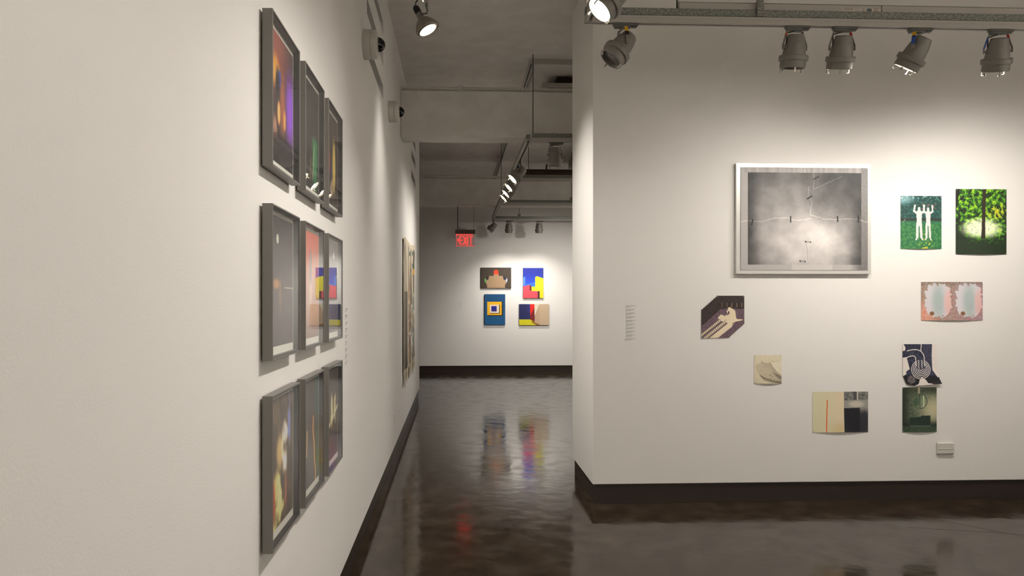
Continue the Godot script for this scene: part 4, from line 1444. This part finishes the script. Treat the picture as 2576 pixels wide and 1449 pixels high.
func far_things() -> void:
	panel_picture("dark panel picture of a tan stepped form with a red top", 0.540, 1.825, 0.654, 0.446, print_mat("far_a", art(150, 104, layers([
		[[0.18, 0.6, 0.2, 0.4, 0.27, 0.5, 0.3, 0.6], c8(30, 24, 26)],
		[[0.72, 0.42, 0.82, 0.46, 0.82, 0.62, 0.76, 0.62], c8(28, 30, 48)],
		[[0.42, 0.33, 0.585, 0.33, 0.585, 0.40, 0.72, 0.40, 0.755, 0.60, 0.81, 0.60, 0.84, 0.75, 0.79, 0.86, 0.80, 0.99, 0.20, 0.99, 0.20, 0.88, 0.17, 0.76, 0.18, 0.60, 0.235, 0.60, 0.275, 0.40, 0.42, 0.40], c8(160, 130, 98)],
		[[0.42, 0.34, 0.425, 0.17, 0.45, 0.12, 0.50, 0.105, 0.55, 0.12, 0.575, 0.17, 0.585, 0.34], c8(226, 62, 24)],
		[[0.135, 0.5, 0.17, 0.6, 0.165, 0.76, 0.13, 0.7, 0.12, 0.6], c8(96, 176, 84)],
		[[0.855, 0.5, 0.875, 0.55, 0.875, 0.65, 0.845, 0.74, 0.82, 0.65, 0.83, 0.58], c8(178, 190, 222)]],
		func(u, v): return c8(62, 50, 38)))))
	panel_picture("tall panel picture of red and yellow blocks against blue", 1.453, 1.610, 0.441, 0.654, print_mat("far_b", art(104, 152, layers([
		[[0.11, 0.55, 0.6, 0.46, 0.6, 0.63, 0.11, 0.63], c8(44, 104, 214)],
		[[0, 0.32, 0.11, 0.28, 0.11, 0.55, 0, 0.61], c8(76, 124, 216)],
		[[0.6, 0.30, 0.68, 0.27, 1, 0.34, 1, 1, 0.7, 1, 0.7, 0.78, 0.4, 0.76, 0.4, 0.62, 0.6, 0.62], c8(214, 204, 16)],
		[[0.6, 0.30, 0.68, 0.27, 0.68, 0.76, 0.42, 0.76, 0.42, 0.62, 0.6, 0.62], c8(234, 226, 26)],
		[[0, 0.61, 0.32, 0.56, 0.41, 0.59, 0.41, 0.76, 0.72, 0.77, 0.72, 1, 0, 1], c8(230, 70, 84)],
		[[0.32, 0.56, 0.41, 0.59, 0.41, 0.755, 0.32, 0.75], c8(104, 24, 26)],
		[[0.72, 0.77, 0.82, 0.77, 0.82, 1, 0.72, 1], c8(64, 16, 20)]],
		func(u, v): return c8(14, 34, 150).lerp(c8(22, 70, 206), ss(0.1, 0.6, v))))))
	panel_picture("tall blue panel picture with nested yellow and cream squares", 0.618, 1.034, 0.447, 0.662, print_mat("far_c", art(104, 154, layers([
		[[0.16, 0.27, 0.88, 0.25, 0.88, 0.715, 0.15, 0.715], c8(52, 36, 18)],
		[[0.125, 0.25, 0.83, 0.25, 0.83, 0.685, 0.125, 0.685], c8(240, 180, 20)],
		[[0.25, 0.345, 0.74, 0.345, 0.74, 0.637, 0.25, 0.637], c8(66, 44, 16)],
		[[0.25, 0.345, 0.70, 0.345, 0.70, 0.62, 0.25, 0.62], c8(232, 214, 190)],
		[[0.33, 0.39, 0.59, 0.39, 0.59, 0.565, 0.33, 0.565], c8(30, 26, 128)]],
		func(u, v): return c8(4, 70, 116).lerp(c8(8, 84, 132), ss(0.2, 0.9, v))))))
	panel_picture("wide panel picture of navy, red and tan walls over a yellow floor", 1.367, 1.024, 0.648, 0.457, print_mat("far_d", art(150, 106, layers([
		[[0, 0.73, 0.38, 0.73, 0.43, 0.78, 0.42, 0.86, 0.58, 1, 0, 1], c8(206, 196, 16)],
		[[0.38, 0.72, 0.53, 0.8, 0.69, 0.93, 0.68, 1, 0.58, 1, 0.42, 0.86, 0.43, 0.78], c8(142, 92, 12)],
		[[0.365, 0, 0.515, 0, 0.515, 0.79, 0.37, 0.73], c8(120, 14, 10)],
		[[0.365, 0, 0.515, 0, 0.515, 0.15, 0.372, 0.54], c8(236, 20, 10)],
		[[0.515, 0, 0.69, 0, 0.69, 0.97, 0.52, 0.88], c8(188, 158, 130)],
		[[0.515, 0, 0.685, 0, 0.525, 0.52, 0.515, 0.52], c8(216, 206, 182)],
		[[0.685, 0, 1, 0, 1, 1, 0.685, 1], c8(194, 168, 138)]],
		func(u, v): return c8(18, 26, 82).lerp(c8(28, 44, 112), ss(0.2, 0.36, u) * (1.0 - v))))))
	var t := thing("wall_caption", "tiny caption lines on the far wall beside the pictures", "lettering", P(0.07, 1.39, FZ))
	caption(t, 3, 0.12, 0.07, 6)
	exit_sign()


func exit_sign() -> void:
	var o := thing("exit_sign", "red lit EXIT sign hanging on rods before the far beam", "sign", P(0.0, 2.563, 13.68))
	var w := 0.346
	var h := 0.232
	var m := M.new()
	m.box(Vector3(w / 2, h + 0.038, 0), Vector3(w + 0.025, 0.078, 0.07), 0.004)
	obj("canopy", m, mat("sign_grey", Color(0.36, 0.33, 0.31), 0.5, 0.3), o)
	m = M.new()
	m.box(Vector3(w / 2, h / 2, 0), Vector3(w, h, 0.008), 0.001)
	var ac := mat("sign_acrylic", Color(0.95, 0.80, 0.80, 0.25), 0.05)
	ac.transparency = BaseMaterial3D.TRANSPARENCY_ALPHA
	obj("panel", m, ac, o)
	var red := mat("sign_red_light", Color(0.9, 0.25, 0.22), 0.5)
	red.emission_enabled = true
	red.emission = Color(1.0, 0.42, 0.38)
	red.emission_energy_multiplier = 0.5
	# strokes: x0, y0, x1, y1 in fractions of the panel (y down)
	var strokes := {
		"arrow": [[0.02, 0.02, 0.05, 0.98], [0.05, 0.42, 0.15, 0.56], [0.12, 0.3, 0.17, 0.7]],
		"letter_e": [[0.17, 0.16, 0.25, 0.86], [0.25, 0.16, 0.38, 0.27], [0.25, 0.45, 0.35, 0.56], [0.25, 0.75, 0.38, 0.86]],
		"letter_i": [[0.6, 0.16, 0.67, 0.92]],
		"letter_t": [[0.7, 0.16, 0.92, 0.28], [0.76, 0.28, 0.84, 0.92]],
		"top_band": [[0.0, 0.0, 0.9, 0.13]],
		"bottom_band": [[0.0, 0.93, 1.0, 1.0]]}
	for key in strokes:
		m = M.new()
		for s in strokes[key]:
			m.box(Vector3((s[0] + s[2]) / 2 * w, h - (s[1] + s[3]) / 2 * h, 0.0046), Vector3((s[2] - s[0]) * w, (s[3] - s[1]) * h, 0.001))
		obj(key, m, red, o)
	m = M.new()
	for s in [-1.0, 1.0]:
		var d := Vector3(s * 0.16 * w, 0.7 * h, 0).normalized()
		m.box(Vector3.ZERO, Vector3(0.022, 0.72 * h, 0.001), 0.0, Transform3D(Basis(Vector3(d.y, -d.x, 0), d, Vector3(0, 0, 1)), Vector3(0.49 * w, h * 0.47, 0.0046)))
	obj("letter_x", m, red, o)
	for k in [0.03, w - 0.01]:
		m = M.new()
		m.tube([Vector3(k, h + 0.07, 0), Vector3(k, 3.302 - 2.563, 0)], 0.006 if k < 0.1 else 0.0035, 6)
		obj("rod", m, mats.dark_rod, o)
	m = M.new()
	m.tube([Vector3(0.034, 0.735, 0.006), Vector3(0.034, 0.37, 0.006), Vector3(0.045, h + 0.105, 0.006), Vector3(0.08, h + 0.092, 0.006), Vector3(0.16, h + 0.094, 0.004), Vector3(0.18, h + 0.077, 0.0)], 0.005, 6)
	obj("cable", m, mats.dark_rod, o)
	var l := OmniLight3D.new()
	l.name = "sign_glow"
	l.light_energy = 0.008
	l.light_color = Color(1.0, 0.12, 0.1)
	l.light_size = 0.1
	l.omni_range = 10.0
	l.omni_attenuation = 2.0
	l.shadow_enabled = true
	o.add_child(l)
	l.position = Vector3(w / 2, h / 2, 0.06)
